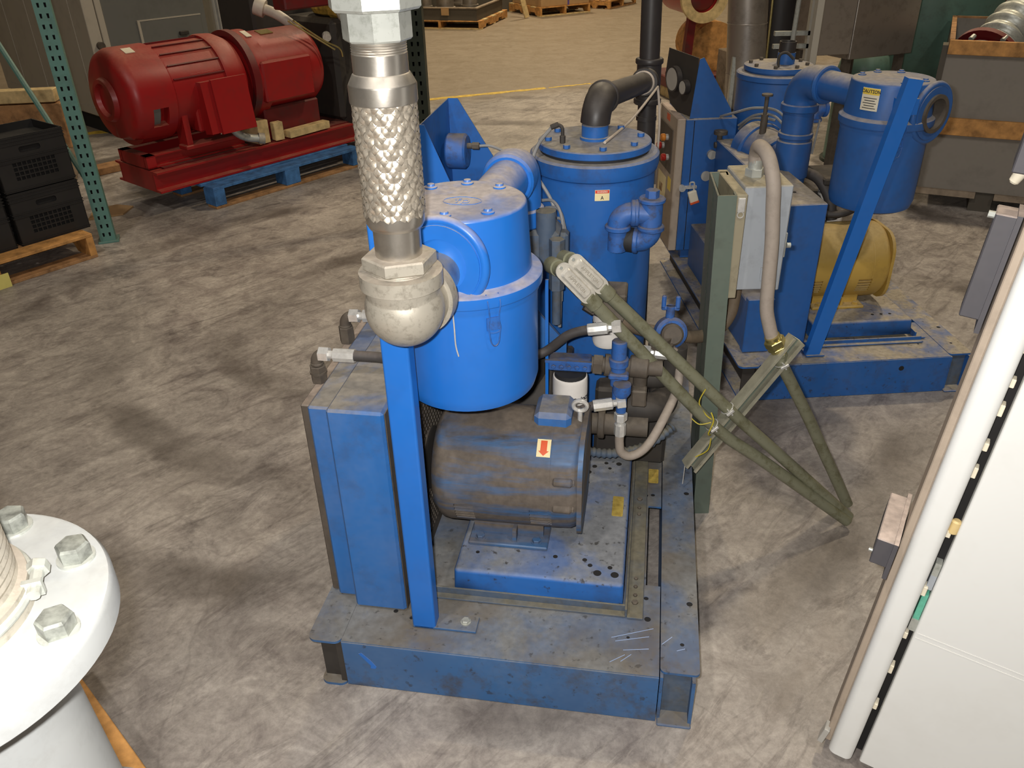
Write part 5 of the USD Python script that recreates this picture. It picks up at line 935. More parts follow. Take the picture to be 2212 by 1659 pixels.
# ------------------------------------------------------------------ pallet racking uprights
def upright(name_label, x, y, deg, h, mat, brace=None, w=0.082):
    t = thing('rack_upright', name_label, 'rack upright', (x, y, 0), deg)
    face = sbox(-w / 2, 0.012, w / 2, h)
    dr = lambda cx, cz: Polygon([(cx - 0.006, cz + 0.011), (cx + 0.006, cz + 0.011), (cx + 0.0045, cz - 0.011), (cx - 0.0045, cz - 0.011)])
    hs_ = unary_union([dr(s * 0.0165, z) for z in np.arange(0.05, h - 0.03, 0.0508) for s in (-1, 1)])
    obj('face_plate', prism(face.difference(hs_), 0.003, p=(0, 0.003, 0), x=(1, 0, 0), y=(0, 0, 1)), mat, t)
    obj('side_flange', bx(-w / 2, -w / 2 + 0.003, 0.003, 0.07, 0.012, h), mat, t); obj('side_flange', bx(w / 2 - 0.003, w / 2, 0.003, 0.07, 0.012, h), mat, t)
    obj('inner_web', bx(-w / 2 + 0.003, w / 2 - 0.003, 0.05, 0.054, 0.012, h), 'hole_dark', t)
    obj('base_plate', bx(-w / 2 - 0.015, w / 2 + 0.015, -0.01, 0.10, 0, 0.012, 0.002), mat, t)
    if brace: obj('brace', sweep(np.array([V(*b) for b in brace]), 0.016, 8), mat, t, world=True)
    return t
upright('teal perforated rack upright standing beside the stacked black crates', -2.33, 4.615, 20, 2.6, 'teal_paint', [(-2.40, 4.70, 0.35), (-2.648, 4.95, 0.625), (-2.932, 5.2, 1.002), (-3.25, 5.5, 1.40)])
upright('dark green perforated rack upright partly hidden behind the braided hose', -0.475, 4.78, -4, 2.6, 'dark_green', w=0.095)

# ------------------------------------------------------------------ black crates on a pallet
ca = math.degrees(math.atan2(-0.778, -0.628))       # front edge direction, running to the left
def crate(label, M):
    t = thing('plastic_crate', label, 'crate', M=M, group=None)
    W, D, H = 0.375, 0.33, 0.275
    def wall(w):
        P = sbox(0, 0, w, H); hs_ = [rounded_rect(0.11, 0.030, 0.012, (w / 2, H * 0.74))]
        for i in range(9):
            for j in range(4): hs_.append(sbox(w / 2 - 0.1125 + i * 0.025 + 0.004, 0.05 + j * 0.024 + 0.004, w / 2 - 0.1125 + (i + 1) * 0.025 - 0.002, 0.05 + (j + 1) * 0.024 - 0.002))
        return P.difference(unary_union(hs_))
    obj('front_wall', prism(wall(W), 0.006, p=(0, 0, 0), x=(1, 0, 0), y=(0, 0, 1)).apply_translation((0, 0.006, 0)), 'plastic_black', t)
    obj('rear_wall', prism(wall(W), 0.006, p=(0, D, 0), x=(1, 0, 0), y=(0, 0, 1)), 'plastic_black', t)
    obj('end_wall', prism(wall(D), 0.006, p=(0, 0, 0), x=(0, 1, 0), y=(0, 0, 1)), 'plastic_black', t); obj('end_wall', prism(wall(D), 0.006, p=(W - 0.006, 0, 0), x=(0, 1, 0), y=(0, 0, 1)), 'plastic_black', t)
    rib = []
    for z in (0.012, 0.150, 0.168, 0.235, 0.252, 0.268):
        rib += [bx(-0.004, W + 0.004, -0.004, 0.002, z - 0.002, z + 0.002), bx(-0.004, W + 0.004, D - 0.002, D + 0.004, z - 0.002, z + 0.002), bx(-0.004, 0.002, 0, D, z - 0.002, z + 0.002), bx(W - 0.002, W + 0.004, 0, D, z - 0.002, z + 0.002)]
    obj('rim', cat(*rib), 'plastic_black', t); obj('dark_filler', bx(0.012, W - 0.012, 0.012, D - 0.012, 0.012, H * 0.86), 'hole_dark', t)  # the dark block is added so the crate inside looks shaded
    obj('floor_grid', bx(0.003, W - 0.003, 0.003, D - 0.003, 0.004, 0.012), 'plastic_black', t)
e1 = V(-0.628, -0.778, 0); e2 = V(-0.778, 0.628, 0)
C0 = V(-2.352, 4.508, 0)
# crate frame: x runs from the left crate end towards the right end, y to the back
deg = math.degrees(math.atan2(0.778, 0.628))
for col, row, lab in ((0, 0, 'black plastic crate at the bottom of the right-hand stack, beside the teal rack upright'), (0, 1, 'black plastic crate on top of the right-hand stack, beside the teal rack upright'), (1, 0, 'black plastic crate at the bottom of the left-hand stack, cut by the picture edge'), (1, 1, 'black plastic crate on top of the left-hand stack, cut by the picture edge')):
    p = C0 + e1 * (0.378 + 0.40 * col)
    crate(lab, frame_at(p[0], p[1], deg, 0.138 + 0.281 * row))
pq = V(-2.30, 4.395, 0) + e1 * 1.05
pallet('wooden_pallet', 'brown wooden pallet with a broken edge under the black crates', frame_at(pq[0], pq[1], deg), 1.05, 1.0, ['wood_orange', 'wood_brown'], 7, h=0.138)
t = obj('paper_tag', rot(bx(-0.035, 0.035, -0.0015, 0.0015, 0, 0.075), deg), 'paper_yellow'); tag(t.prim, 'pale yellow paper tag stuck on the pallet edge at the left', 'tag')
UsdGeom.Xformable(t.prim).AddTranslateOp().Set(Gf.Vec3d(-2.610, 3.984, 0.0))
# dark slatted pallet and timber behind the crates
pallet('wooden_pallet', 'dark weathered pallet lying behind the black crates', frame_at(-4.15, 5.25, 8, 0.0), 1.15, 0.9, ['wood_grey', 'wood_brown'], 6, h=0.3)
t = thing('timber_beam', 'pale timber beam resting behind the black crates', 'beam', (-3.6, 5.55, 0.30), 6); obj('beam', bx(0, 0.68, 0, 0.09, 0.30, 0.38, 0.004), 'wood_pale', t); obj('under_beam', bx(0, 0.7, 0, 0.09, 0.0, 0.29, 0.004), 'wood_brown', t)

# ------------------------------------------------------------------ beige electrical cabinets at the back left
c1 = frame_at(-3.30, 7.15, math.degrees(math.atan2(0.73, 0.69)))     # x along the right-hand face
k1 = thing('electrical_cabinet', 'tall beige electrical cabinet with a grey panelled side, behind the red motor', 'cabinet', M=c1)
obj('left_face', bx(0, 0.02, 0, 2.3, 0.14, 2.3, 0.004), 'pale_cabinet', k1)
obj('plinth', bx(0.03, 1.0, 0.03, 2.25, 0, 0.14), 'hole_dark', k1)
obj('carcass', bx(0.021, 1.03, 0.03, 2.28, 0.14, 2.28), 'pale_cabinet', k1)
for y in (0.26, 0.62, 1.2, 1.75): obj('seam_strip', bx(-0.004, 0.002, y, y + 0.012, 0.16, 2.28), 'pale_cabinet', k1)
obj('bottom_rail', bx(-0.005, 0.003, 0.01, 2.28, 0.15, 0.21), 'pale_cabinet', k1)
obj('corner_trim', bx(-0.005, 0.09, -0.012, 0.05, 0.14, 2.3, 0.004), 'pale_cabinet', k1)
obj('corner_trim', bx(0.10, 0.15, -0.008, 0.03, 0.14, 2.3, 0.004), 'pale_cabinet', k1)
obj('grey_face', bx(0.15, 1.03, 0.0, 0.03, 0.14, 2.3), 'grey_cabinet', k1, label='grey side panel')
obj('inset_panel', cat(bx(0.42, 0.98, -0.010, 0.001, 0.30, 0.86, 0.002)), 'grey_cabinet', k1)
obj('inset_edge', cat(bx(0.41, 0.43, -0.014, 0.0, 0.30, 0.87), bx(0.43, 0.98, -0.0125, 0.0, 0.86, 0.87)), 'pale_cabinet', k1)
obj('knob', cyl((0.06, -0.012, 0.72), (0.06, -0.05, 0.72), 0.03, 16), 'grime_iron', k1)
obj('handle', bx(0.75, 0.83, -0.04, -0.01, 0.72, 0.75, 0.004), 'grime_dark', k1)
k2 = thing('wrapped_cabinet', 'pale ribbed panel cabinet standing right of the grey panel', 'cabinet', M=frame_at(-2.56, 8.05, 38))
obj('carcass', bx(0, 0.62, 0, 0.5, 0, 2.0, 0.01), 'plastic_wrap', k2)
for i in range(6): obj('rib', bx(0.03 + i * 0.075, 0.055 + i * 0.075, -0.02, 0.005, 0.05, 1.98, 0.006), 'plastic_wrap', k2)
obj('bag', lathe([(0, 0.86), (0.07, 0.88), (0.10, 0.98), (0.085, 1.12), (0.05, 1.25), (0, 1.3)], 20, (0.48, -0.09, 0)), 'white_pipe', k2, label='pale wrapped bundle hanging on the front')

# ------------------------------------------------------------------ red motor set on a blue pallet
RA = 49.07
rm = thing('motor_generator', 'big red motor set with square terminal box on a red channel base', 'motor', M=frame_at(-2.151, 5.075, RA, 0.14))
ch = channel(2.3, 0.125, 0.06, 0.008)
ch2 = move(ch, 0, 0, 0)
def rail(y, flip):
    P = Polygon([(0, 0), (0.06, 0), (0.06, 0.012), (0.012, 0.016), (0.012, 0.112), (0.06, 0.116), (0.06, 0.128), (0, 0.128)])
    m = prism(P, 2.3, p=(0, 0, 0), x=(0, 1, 0), y=(0, 0, 1))
    if not flip: m = m.copy(); m.apply_transform(np.diag([1, -1, 1, 1])); m.invert()
    return move(m, 0, y, 0)
obj('base_channel', rail(0.06, False), 'red_paint', rm); obj('base_channel', rail(0.46, True), 'red_paint', rm)
obj('cross_channel', cat(bx(0.0, 0.012, 0.055, 0.465, 0, 0.128), bx(0.012, 0.075, 0.055, 0.465, 0.116, 0.128)), 'red_paint', rm)
for x in (0.7, 1.5): obj('cross_channel', bx(x, x + 0.06, 0.06, 0.46, 0.0, 0.12), 'red_dark', rm)
obj('deck', bx(0.08, 2.28, 0.05, 0.47, 0.128, 0.136), 'red_dark', rm)
for y in (0.09, 0.37): obj('sub_rail', cat(bx(0.0, 0.72, y, y + 0.07, 0.136, 0.144), bx(0.0, 0.72, y + 0.03, y + 0.04, 0.144, 0.205), bx(0.0, 0.72, y, y + 0.07, 0.205, 0.213)), 'red_paint', rm)
obj('sub_rail', bx(0.0, 0.06, 0.09, 0.44, 0.136, 0.213), 'red_paint', rm)
MY, MZ, MR = 0.27, 0.545, 0.285
mo = group_node('drive_motor', rm)
fc = lathe([(0.0, 0.01), (MR * 0.30, 0.01), (MR * 0.34, -0.015), (MR * 0.42, -0.015), (MR * 0.46, 0.012), (MR * 0.80, 0.02), (MR * 0.93, 0.045), (MR * 1.0, 0.09), (MR, 0.30), (MR * 0.96, 0.31), (0, 0.31)], 56, (-0.07, MY, MZ), (1, 0, 0))
fc = cut(fc, rot(bx(0.07, 0.17, MY - 0.06, MY + 0.06, MZ + MR - 0.06, MZ + MR + 0.05), 112, (1, 0, 0), (0, MY, MZ)), bx(-0.2, 0.02, MY - 0.30, MY + 0.3, MZ - 0.5, MZ - MR * 0.80))
obj('fan_cover', fc, 'red_paint', mo, smooth=40)
obj('patch', lathe([(0, 0), (MR * 0.9, 0), (MR * 0.9, 0.1), (0, 0.1)], 40, (0.03, MY, MZ), (1, 0, 0)), 'grey_cabinet', mo)
obj('label_plate', rot(bx(0.06, 0.12, MY - 0.03, MY + 0.03, MZ + MR - 0.002, MZ + MR + 0.002), 20, (1, 0, 0), (0, MY, MZ)), 'decal_white', mo)
obj('frame', lathe([(0, 0.23), (MR * 0.93, 0.23), (MR * 0.95, 0.25), (MR * 0.95, 0.62), (MR * 0.9, 0.64), (0, 0.64)], 56, (0, MY, MZ), (1, 0, 0)), 'red_paint', mo, smooth=40)
obj('end_shield', lathe([(0, 0.60), (MR * 1.0, 0.60), (MR * 1.02, 0.62), (MR * 1.0, 0.70), (MR * 0.9, 0.76), (0, 0.80)], 56, (0, MY, MZ), (1, 0, 0)), 'red_paint', mo, smooth=40)
for i in range(9):
    A = math.radians(-70 + i * 17.5); obj('cooling_fin', rot(bx(0.25, 0.60, MY - 0.004, MY + 0.004, MZ + MR * 0.9, MZ + MR * 0.985), math.degrees(A), (1, 0, 0), (0, MY, MZ)), 'red_dark', mo)
obj('foot', cat(bx(0.24, 0.66, MY - 0.26, MY - 0.16, 0.213, 0.24, 0.005), bx(0.26, 0.30, MY - 0.24, MY - 0.14, 0.23, 0.45), bx(0.60, 0.64, MY - 0.24, MY - 0.14, 0.23, 0.45)), 'red_paint', mo)
obj('foot', cat(bx(0.24, 0.66, MY + 0.16, MY + 0.26, 0.213, 0.24, 0.005), bx(0.26, 0.30, MY + 0.14, MY + 0.24, 0.23, 0.45), bx(0.60, 0.64, MY + 0.14, MY + 0.24, 0.23, 0.45)), 'red_paint', mo)
jb = group_node('terminal_box', rm)
jbm = trimesh.convex.convex_hull(np.array([(x, y, z) for x in (0.43, 0.68) for y, z in ((0.0, 0.31), (0.0, 0.60), (-0.04, 0.33), (-0.04, 0.61))]))
obj('body', trimesh.convex.convex_hull(np.array([(x, y, z) for x in (0.385, 0.69) for y, z in ((0.07, 0.60), (-0.045, 0.605), (-0.075, 0.295), (0.0, 0.285))] )), 'red_paint', jb, smooth=False)
obj('lid', trimesh.convex.convex_hull(np.array([(x, y, z) for x in (0.45, 0.70) for y, z in ((-0.044, 0.612), (-0.062, 0.612), (-0.095, 0.288), (-0.074, 0.285))])), 'red_paint', jb, smooth=False)
obj('neck', bx(0.36, 0.64, 0.02, 0.12, 0.30, 0.66, 0.01), 'red_paint', jb)
obj('flexible_whip', tube([(0.56, -0.02, 0.30), (0.60, -0.02, 0.25), (0.66, -0.03, 0.215), (0.73, -0.06, 0.20)], 0.026, 16), 'zinc', jb)
obj('whip_end', cat(pipe((0.72, -0.055, 0.202), (0.755, -0.07, 0.196), 0.036, 0.022, 20)), 'cast_grey', jb)
u2 = group_node('second_unit', rm)
obj('frame', lathe([(0, 0.80), (MR * 0.8, 0.81), (MR * 0.97, 0.84), (MR * 1.0, 0.87), (MR * 1.0, 0.93), (MR * 0.92, 0.94), (MR * 0.92, 1.34), (MR * 0.8, 1.40), (0, 1.42)], 56, (0, MY, MZ), (1, 0, 0)), 'red_paint', u2, smooth=40)
obj('side_cover', bx(0.86, 1.26, MY - MR * 1.02, MY - MR * 0.3, MZ - 0.15, MZ + 0.11, 0.012), 'red_paint', u2)
obj('rib_band', lathe([(MR * 0.9, 0.79), (MR * 1.03, 0.79), (MR * 1.03, 0.84), (MR * 0.9, 0.84)], 48, (0, MY, MZ), (1, 0, 0)), 'red_dark', u2)
obj('foot', bx(0.88, 1.34, MY - 0.2, MY + 0.2, 0.136, MZ - 0.2, 0.01), 'red_dark', u2)
obj('name_plate', rot(bx(1.02, 1.12, MY - 0.035, MY + 0.035, MZ + MR * 0.92 - 0.002, MZ + MR * 0.92 + 0.003), 14, (1, 0, 0), (0, MY, MZ)), 'brass', u2)
obj('name_plate', rot(bx(0.88, 0.92, MY - 0.05, MY + 0.03, MZ + MR - 0.002, MZ + MR + 0.003), 20, (1, 0, 0), (0, MY, MZ)), 'decal_white', u2)
obj('copper_tube', tube([(1.20, 0.10, 0.86), (1.32, 0.02, 0.76), (1.44, -0.06, 0.66)], 0.006, 8), 'brass', u2)
obj('copper_tube', tube([(1.24, 0.10, 0.86), (1.40, 0.0, 0.72), (1.50, -0.03, 0.66), (1.53, -0.02, 0.60)], 0.006, 8), 'brass', u2)
for lab, x, y, z, sx, sy, sz, dg in (('pale wood block lying across the red base, tallest of the three', 0.77, -0.045, 0.278, 0.09, 0.19, 0.15, 4), ('short pale wood block behind the tallest block on the red base', 0.895, -0.05, 0.278, 0.07, 0.05, 0.12, -4), ('flat pale wood offcut lying near the edge of the red base', 1.0, -0.075, 0.278, 0.36, 0.07, 0.05, 3)):
    t = thing('wood_block', lab, 'wood block', M=frame_at(-2.151, 5.075, RA, 0) @ frame_at(x, y + 0.06, dg, z)); obj('block', bx(0, sx, 0, sy, 0, sz, 0.004), 'wood_pale', t); obj('end_face', bx(0.001, sx - 0.001, -0.001, 0.0, 0.001, sz - 0.001), 'wood_pale', t)
pallet('blue_pallet', 'blue painted wooden pallet carrying the red motor set', frame_at(-2.151, 5.075, RA) @ frame_at(0.26, -0.16, 0), 1.22, 0.95, ['wood_blue', 'wood_blue', 'wood_brown'], 7, h=0.138, kind='block')
t = thing('wood_plank', 'orange-brown plank on the floor left of the red motor base', 'plank', (-2.98, 5.98, 0.0), 46); obj('plank', bx(0, 0.9, 0, 0.14, 0, 0.05, 0.004), 'wood_brown', t)
t = thing('cardboard_scrap', 'torn tan cardboard scrap on the floor behind the teal upright', 'cardboard', (-2.62, 5.02, 0.0), 20); obj('sheet', prism([(0, 0), (0.2, 0.02), (0.26, 0.16), (0.16, 0.24), (0.02, 0.2)], 0.01), 'cardboard', t)

# dark pump housing behind the red set
dk = thing('dark_machine', 'dark cast machine with flanged pipes behind the red motor set', 'machine', M=frame_at(-2.151, 5.075, RA) @ frame_at(1.52, 0.02, 0, 0.27))
obj('housing', cat(bx(0.02, 0.75, 0.05, 0.62, 0.007, 0.70, 0.03), bx(-0.20, 0.80, 0.66, 1.10, -0.27, 0.98, 0.02), trimesh.convex.convex_hull(np.array([(x, y, z) for x, y, z in ((0.05, -0.02, 0), (0.3, -0.02, 0), (0.1, 0.05, 0.25), (0.26, 0.05, 0.25), (0.05, 0.08, 0.0), (0.3, 0.08, 0))]))), 'grime_dark', dk)
obj('column', cyl((0.35, 0.3, 0.6), (0.35, 0.3, 1.0), 0.16, 28), 'grime_dark', dk)
obj('pipe_elbow', cat(tube([(-0.25, 0.45, 0.78), (-0.2, 0.36, 0.74), (-0.13, 0.28, 0.66), (-0.1, 0.24, 0.60)], 0.035, 14), cyl((-0.28, 0.49, 0.80), (-0.24, 0.44, 0.775), 0.06, 20)), 'white_pipe', dk)
obj('tap', cat(cyl((0.15, -0.03, 0.45), (0.10, -0.07, 0.36), 0.012, 10), cyl((0.09, -0.08, 0.33), (0.13, -0.04, 0.40), 0.02, 10)), 'brass', dk)
obj('bearing_cap', cyl((0.0, 0.10, 0.60), (-0.02, 0.07, 0.59), 0.03, 16), 'chrome', dk)
obj('drip_streak', prism([(0.12, 0.70), (0.18, 0.70), (0.185, 0.60), (0.16, 0.42), (0.14, 0.42), (0.14, 0.56)], 0.02, p=(0, 0.02, 0), x=(1, 0, 0), y=(0, 0, 1)), 'white_pipe', dk)
obj('foam_collar', cat(torus((0.34, 0.28, 0.75), (0, 0, 1), 0.2, 0.045, 28, 8), bx(0.1, 0.62, -0.02, 0.2, 0.70, 0.77, 0.02)), 'foam_yellow', dk)
obj('red_beam', bx(-0.38, 0.75, 0.0, 0.14, 0.80, 0.99, 0.01), 'red_dark', dk)
obj('flange_ring', torus((0.08, -0.01, 0.745), (0.3, -1, 0.3), 0.055, 0.014, 24, 8), 'cast_grey', dk)

# ------------------------------------------------------------------ goods across the aisle
dfar = math.degrees(math.atan2(13.078 - 13.337, -0.311 + 1.178))
pallet('wooden_pallet', 'pale wooden pallet under the dark tray across the aisle', frame_at(-1.55, 13.42, dfar), 1.29, 1.38, ['wood_orange', 'wood_pale'], 7, h=0.12)
t = thing('steel_tray', 'dark steel tray of loose metal parts on a pallet across the aisle', 'tray', M=frame_at(-1.52, 13.42, dfar) @ frame_at(0, 0, 0, 0.12))
obj('front_side', bx(0, 1.2, 0, 0.03, 0, 0.16), 'crate_dark', t); obj('end_side', bx(1.17, 1.2, 0.03, 1.3, 0, 0.16), 'crate_dark', t); obj('end_side', bx(0, 0.03, 0.03, 1.3, 0, 0.16), 'crate_dark', t); obj('back_side', bx(0.03, 1.17, 1.27, 1.3, 0, 0.16), 'crate_dark', t); obj('base', bx(0.03, 1.17, 0.03, 1.27, 0, 0.02), 'crate_dark', t)
obj('rim', cat(bx(-0.02, 1.22, -0.02, 0.04, 0.16, 0.175), bx(1.16, 1.22, 0.04, 1.3, 0.16, 0.175)), 'wood_grey', t)
obj('tag', bx(0.66, 0.78, -0.024, -0.02, 0.07, 0.175), 'cardboard', t)
for i, (x, y, r, h) in enumerate(((0.33, 0.25, 0.08, 0.3), (0.61, 0.3, 0.13, 0.26), (0.95, 0.45, 0.11, 0.30), (0.16, 0.6, 0.08, 0.32), (0.70, 0.85, 0.15, 0.3))):
    q = thing('metal_part', ['slim round', 'wide bright round', 'squat round', 'tall left-hand round', 'rearmost round'][i] + ' metal part standing in the dark steel tray across the aisle', 'metal part', M=frame_at(-1.52, 13.42, dfar) @ frame_at(x, y, 0, 0.14)); obj('casting', cat(cyl((0, 0, 0), (0, 0, h), r, 20, b=0.02), cyl((0, 0, h * 0.4), (0, 0, h * 0.5), r * 1.2, 20)), 'duct_steel', q)
db = math.degrees(math.atan2(14.751 - 14.315, 1.401 - 0.639))
t = thing('cardboard_box', 'strapped cardboard box on a pallet at the top of the aisle', 'box', M=frame_at(0.62, 14.34, db) @ frame_at(0, 0, 0, 0.14)); obj('carton', bx(0, 0.92, 0, 0.9, 0, 0.75, 0.006), 'cardboard', t); obj('strap', bx(0.50, 0.53, -0.004, 0.9, 0, 0.755), 'purple_strap', t)
pallet('wooden_pallet', 'orange-brown pallet under the strapped cardboard box', frame_at(0.60, 14.30, db), 0.97, 0.98, ['wood_orange', 'wood_pale'], 6, h=0.14)
t = thing('wood_brace', 'pale board leaning beside the cardboard box', 'board', (0.36, 14.2, 0), 20); obj('board', rot(bx(0, 0.08, 0, 0.03, 0, 0.75, 0.003), -16, (0, 1, 0)), 'wood_pale', t)
t = thing('dark_crate', 'dark wooden crate left of the strapped cardboard box', 'crate', (-0.35, 15.1, 0), 10); obj('shell', bx(0, 0.55, 0, 0.6, 0.0, 0.7, 0.006), 'crate_dark', t); obj('lid', bx(-0.02, 0.57, -0.02, 0.62, 0.70, 0.73, 0.004), 'wood_brown', t)
pallet('wooden_pallet', 'small empty-looking pallet at the far end of the aisle', frame_at(1.80, 15.08, 55), 0.95, 0.62, ['wood_orange', 'wood_brown'], 6, h=0.13)
t = thing('cardboard_box', 'flat cardboard box on the farthest pallet of the aisle', 'box', M=frame_at(1.80, 15.08, 55, 0.13)); obj('carton', bx(0.08, 0.85, 0.03, 0.6, 0, 0.28, 0.006), 'cardboard', t)

# ------------------------------------------------------------------ red valve with a plywood ring
va = thing('flanged_valve', 'red flanged valve with a plywood ring on its face, beyond the gauge bracket', 'valve', (1.80, 8.1, 0.0), 12)
obj('body', cyl((0.02, 0.02, 0.88), (0.05, 0.7, 0.88), 0.19, 32), 'red_paint', va)
obj('plywood_ring', pipe((0, 0, 0.88), (0.0, -0.04, 0.88), 0.225, 0.14, 40), 'wood_pale', va, label='plywood ring bolted on the flange')
obj('bore_cover', lathe([(0, 0.0), (0.10, 0.005), (0.14, 0.03), (0, 0.03)], 32, (0, -0.005, 0.88), (0, 1, 0)), 'red_dark', va)
obj('leg', cat(trimesh.convex.convex_hull(np.array([(-0.16, 0.0, 0.16), (-0.08, 0.0, 0.16), (-0.12, 0, 0.72), (-0.05, 0, 0.72), (-0.16, 0.06, 0.16), (-0.08, 0.06, 0.16), (-0.12, 0.06, 0.72), (-0.05, 0.06, 0.72)]))), 'red_dark', va)
obj('base', bx(-0.28, 0.5, 0.0, 0.5, 0.1, 0.20, 0.01), 'red_dark', va)
obj('fibre_drum', cyl((0.22, 0.15, 0.42), (0.24, 0.6, 0.42), 0.22, 28), 'wood_orange', va)
obj('clamp_jaw', bx(-0.32, -0.2, -0.05, 0.0, 0.2, 0.27, 0.01), 'red_dark', va)
for x in (-0.25, 0.30): obj('wood_skid', bx(x, x + 0.26, -0.05, 0.7, 0.0, 0.1, 0.004), 'wood_pale', va)
t = thing('wood_block', 'grey-green wood block at the foot of the silver duct', 'wood block', (1.98, 7.75, 0), 12); obj('block', bx(0, 0.22, 0, 0.2, 0.0, 0.46, 0.006), 'wood_grey', t)

# ------------------------------------------------------------------ silver duct, dark column and stainless cabinet
dt = thing('metal_duct', 'dull silver round duct standing behind the second pump', 'duct', (1.50, 5.2, 0))
r0 = 0.113
du = [(0.0, 0.0)] + [(r0, 0.0)] + [(r0, 0.36), (r0 + 0.0025, 0.365), (r0, 0.37), (r0, 0.74), (r0 + 0.0025, 0.745), (r0, 0.75), (r0, 1.02), (r0 + 0.0025, 1.025), (r0, 1.03), (r0, 2.2), (0, 2.2)]
dm = lathe(du, 40); v = np.array(dm.vertices); v[:, 0] -= v[:, 2] * 0.075; dm = trimesh.Trimesh(v, dm.faces, process=False)
obj('shell', dm, 'duct_steel', dt, smooth=40)
obj('strap', torus((-0.04, 0, 0.55), (0, 0, 1), r0 + 0.003, 0.004, 40, 6), 'rubber', dt)
obj('side_bracket', bx(-0.16, -0.135, -0.08, -0.04, 0.35, 0.85, 0.003), 'zinc', dt)
t = thing('dark_column', 'black cylinder standing between the silver duct and the steel cabinet', 'cylinder', (1.80, 5.75, 0)); obj('shell', cyl((0, 0, 0), (-0.05, 0, 2.1), 0.16, 32), 'black_iron', t); obj('rod', cyl((-0.11, -0.14, 0.55), (-0.125, -0.14, 1.25), 0.008, 8), 'brass', t)
ss = thing('steel_cabinet', 'stainless steel cabinet on legs above the second pump', 'cabinet', M=frame_at(1.995, 5.05, 22))
obj('front_face', bx(0.0, 0.47, 0, 0.02, 0.83, 1.9, 0.003), 'duct_steel', ss); obj('side_face', bx(-0.0, 0.02, 0.021, 0.5, 0.83, 1.9), 'duct_steel', ss); obj('carcass', bx(0.021, 0.46, 0.021, 0.5, 0.835, 1.89), 'duct_steel', ss)
obj('left_wing', rot(bx(-0.20, -0.004, 0.0, 0.02, 0.86, 1.9, 0.003), -16, p=(0, 0, 0)), 'duct_steel', ss)
obj('edge_rail', rot(bx(-0.245, -0.205, -0.02, 0.03, 0.6, 1.9, 0.004), -16), 'pale_cabinet', ss)
for x, y in ((0.03, 0.05), (0.43, 0.05), (0.03, 0.45), (0.43, 0.45)): obj('leg', bx(x - 0.02, x + 0.02, y - 0.02, y + 0.02, 0, 0.84), 'grime_iron', ss)
t = thing('strut_frame', 'thin grey strut frame left of the stainless cabinet', 'frame', (1.66, 5.1, 0)); obj('upright', cyl((-0.01, 0, 0.0), (0.03, 0, 1.9), 0.014, 10), 'zinc', t)
for z in (0.90, 0.97): obj('rung', bx(-0.09, 0.12, 0.02, 0.05, z - 0.012, z + 0.012), 'zinc', t)
obj('rear_post', bx(0.10, 0.14, 0.02, 0.06, 0.0, 1.9), 'pale_cabinet', t)
gt = thing('green_tank', 'large dull green tank behind the stainless cabinet', 'tank', (3.05, 6.4, 0))
obj('shell', lathe([(0, 0.35), (0.25, 0.38), (0.42, 0.5), (0.5, 0.68), (0.52, 0.9), (0.52, 2.2), (0, 2.2)], 48), 'green_tank', gt, smooth=True)
for A in (20, 140, 260): obj('leg', bx(-0.04, 0.04, -0.04, 0.04, 0, 0.6).apply_translation((0.38 * math.cos(math.radians(A)), 0.38 * math.sin(math.radians(A)), 0)), 'dark_green', gt)
t = thing('green_dome', 'small green domed vessel behind the yellow motor pump filter', 'vessel', (2.45, 5.92, 0)); obj('shell', lathe([(0.17, 0.0), (0.17, 0.62), (0.15, 0.70), (0.09, 0.76), (0, 0.78)], 36), 'green_tank', t, smooth=True); obj('base_ring', cyl((0, 0, 0), (0, 0, 0.02), 0.19, 32), 'dark_green', t)

# ------------------------------------------------------------------ grey crate with orange battens
gx = math.degrees(math.atan2(4.687 - 4.901, 2.698 - 2.483))
gc = thing('grey_crate', 'large grey open crate with orange timber battens at the right', 'crate', M=frame_at(2.483, 4.901, -26, 0.12))
obj('front_panel', bx(0, 1.2, 0, 0.02, 0.0, 0.82), 'crate_grey', gc); obj('left_panel', bx(0, 0.02, 0.021, 1.05, 0, 0.82), 'crate_dark', gc); obj('rear_panel', bx(0.02, 1.2, 1.03, 1.05, 0, 0.82), 'crate_grey', gc); obj('right_panel', bx(1.18, 1.2, 0.021, 1.03, 0, 0.82), 'crate_grey', gc); obj('floor_panel', bx(0.02, 1.18, 0.021, 1.03, 0.0, 0.02), 'crate_grey', gc)
obj('corner_post', bx(-0.03, 0.0, -0.01, 0.10, 0, 0.80), 'crate_dark', gc)
obj('batten', bx(0.0, 1.2, -0.025, 0.0, 0.755, 0.83, 0.002), 'wood_orange', gc); obj('batten', bx(0.0, 1.2, -0.025, 0.0, 0.32, 0.415, 0.002), 'wood_orange', gc)
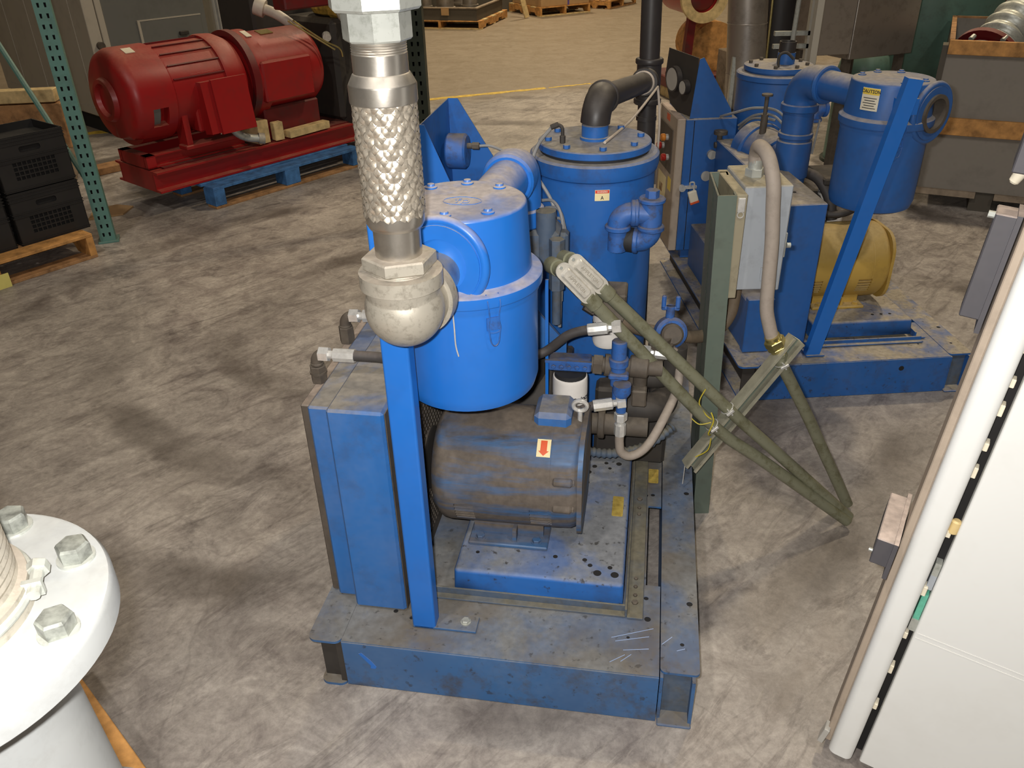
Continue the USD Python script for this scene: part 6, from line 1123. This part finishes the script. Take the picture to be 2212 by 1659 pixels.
obj('top_edge', bx(-0.002, 0.025, 0.0, 1.05, 0.82, 0.832), 'wood_brown', gc); obj('top_edge', bx(0.02, 1.2, 1.03, 1.05, 0.82, 0.832), 'wood_brown', gc)
obj('bottom_board', bx(0.0, 0.32, -0.02, 0.05, -0.035, 0.0), 'wood_grey', gc); obj('bottom_board', bx(0.42, 1.2, -0.02, 0.05, -0.035, 0.0), 'wood_grey', gc)
for x in (0.3, 0.95): obj('skid', bx(x, x + 0.12, 0.02, 1.0, -0.12, 0.0), 'crate_dark', gc)
hs = thing('duct_hose', 'ribbed silver flexible duct with red flange lying in the grey crate', 'duct', M=frame_at(2.483, 4.901, -26, 0.12) @ frame_at(0.26, 0.50, 0, 0.03))
rr = curve([(-0.02, -0.22, 0.72), (0.08, -0.05, 0.86), (0.25, 0.12, 0.93), (0.45, 0.2, 0.90), (0.6, 0.22, 0.7)], 26)
obj('ribbed_tube', sweep(rr, [0.125 + 0.012 * math.sin(i * 0.9) for i in range(len(rr))], 32), 'zinc', hs, smooth=60)
obj('flange', lathe([(0.06, 0), (0.19, 0), (0.19, 0.03), (0.06, 0.03)], 36, (-0.06, -0.24, 0.66), (0.35, 0.8, 0.45)), 'red_dark', hs)
obj('flange_face', pipe((-0.065, -0.25, 0.655), (-0.07, -0.262, 0.648), 0.14, 0.06, 32), 'cast_grey', hs)
for i in range(6):
    A = 2 * math.pi * i / 6; obj('flange_bolt', cyl((-0.06 + 0.16 * math.cos(A), -0.245 - 0.09 * math.sin(A), 0.66 + 0.16 * math.sin(A)), (-0.075 + 0.16 * math.cos(A), -0.275 - 0.09 * math.sin(A), 0.645 + 0.16 * math.sin(A)), 0.014, 8), 'zinc', hs)
obj('support', bx(-0.1, 0.3, -0.1, 0.4, 0.0, 0.62), 'crate_dark', hs)
obj('outer_flange', lathe([(0.13, 0), (0.17, 0), (0.17, 0.03), (0.13, 0.03)], 36, (0.12, 0.02, 0.88), (0.7, 0.65, 0.35)), 'red_dark', hs)
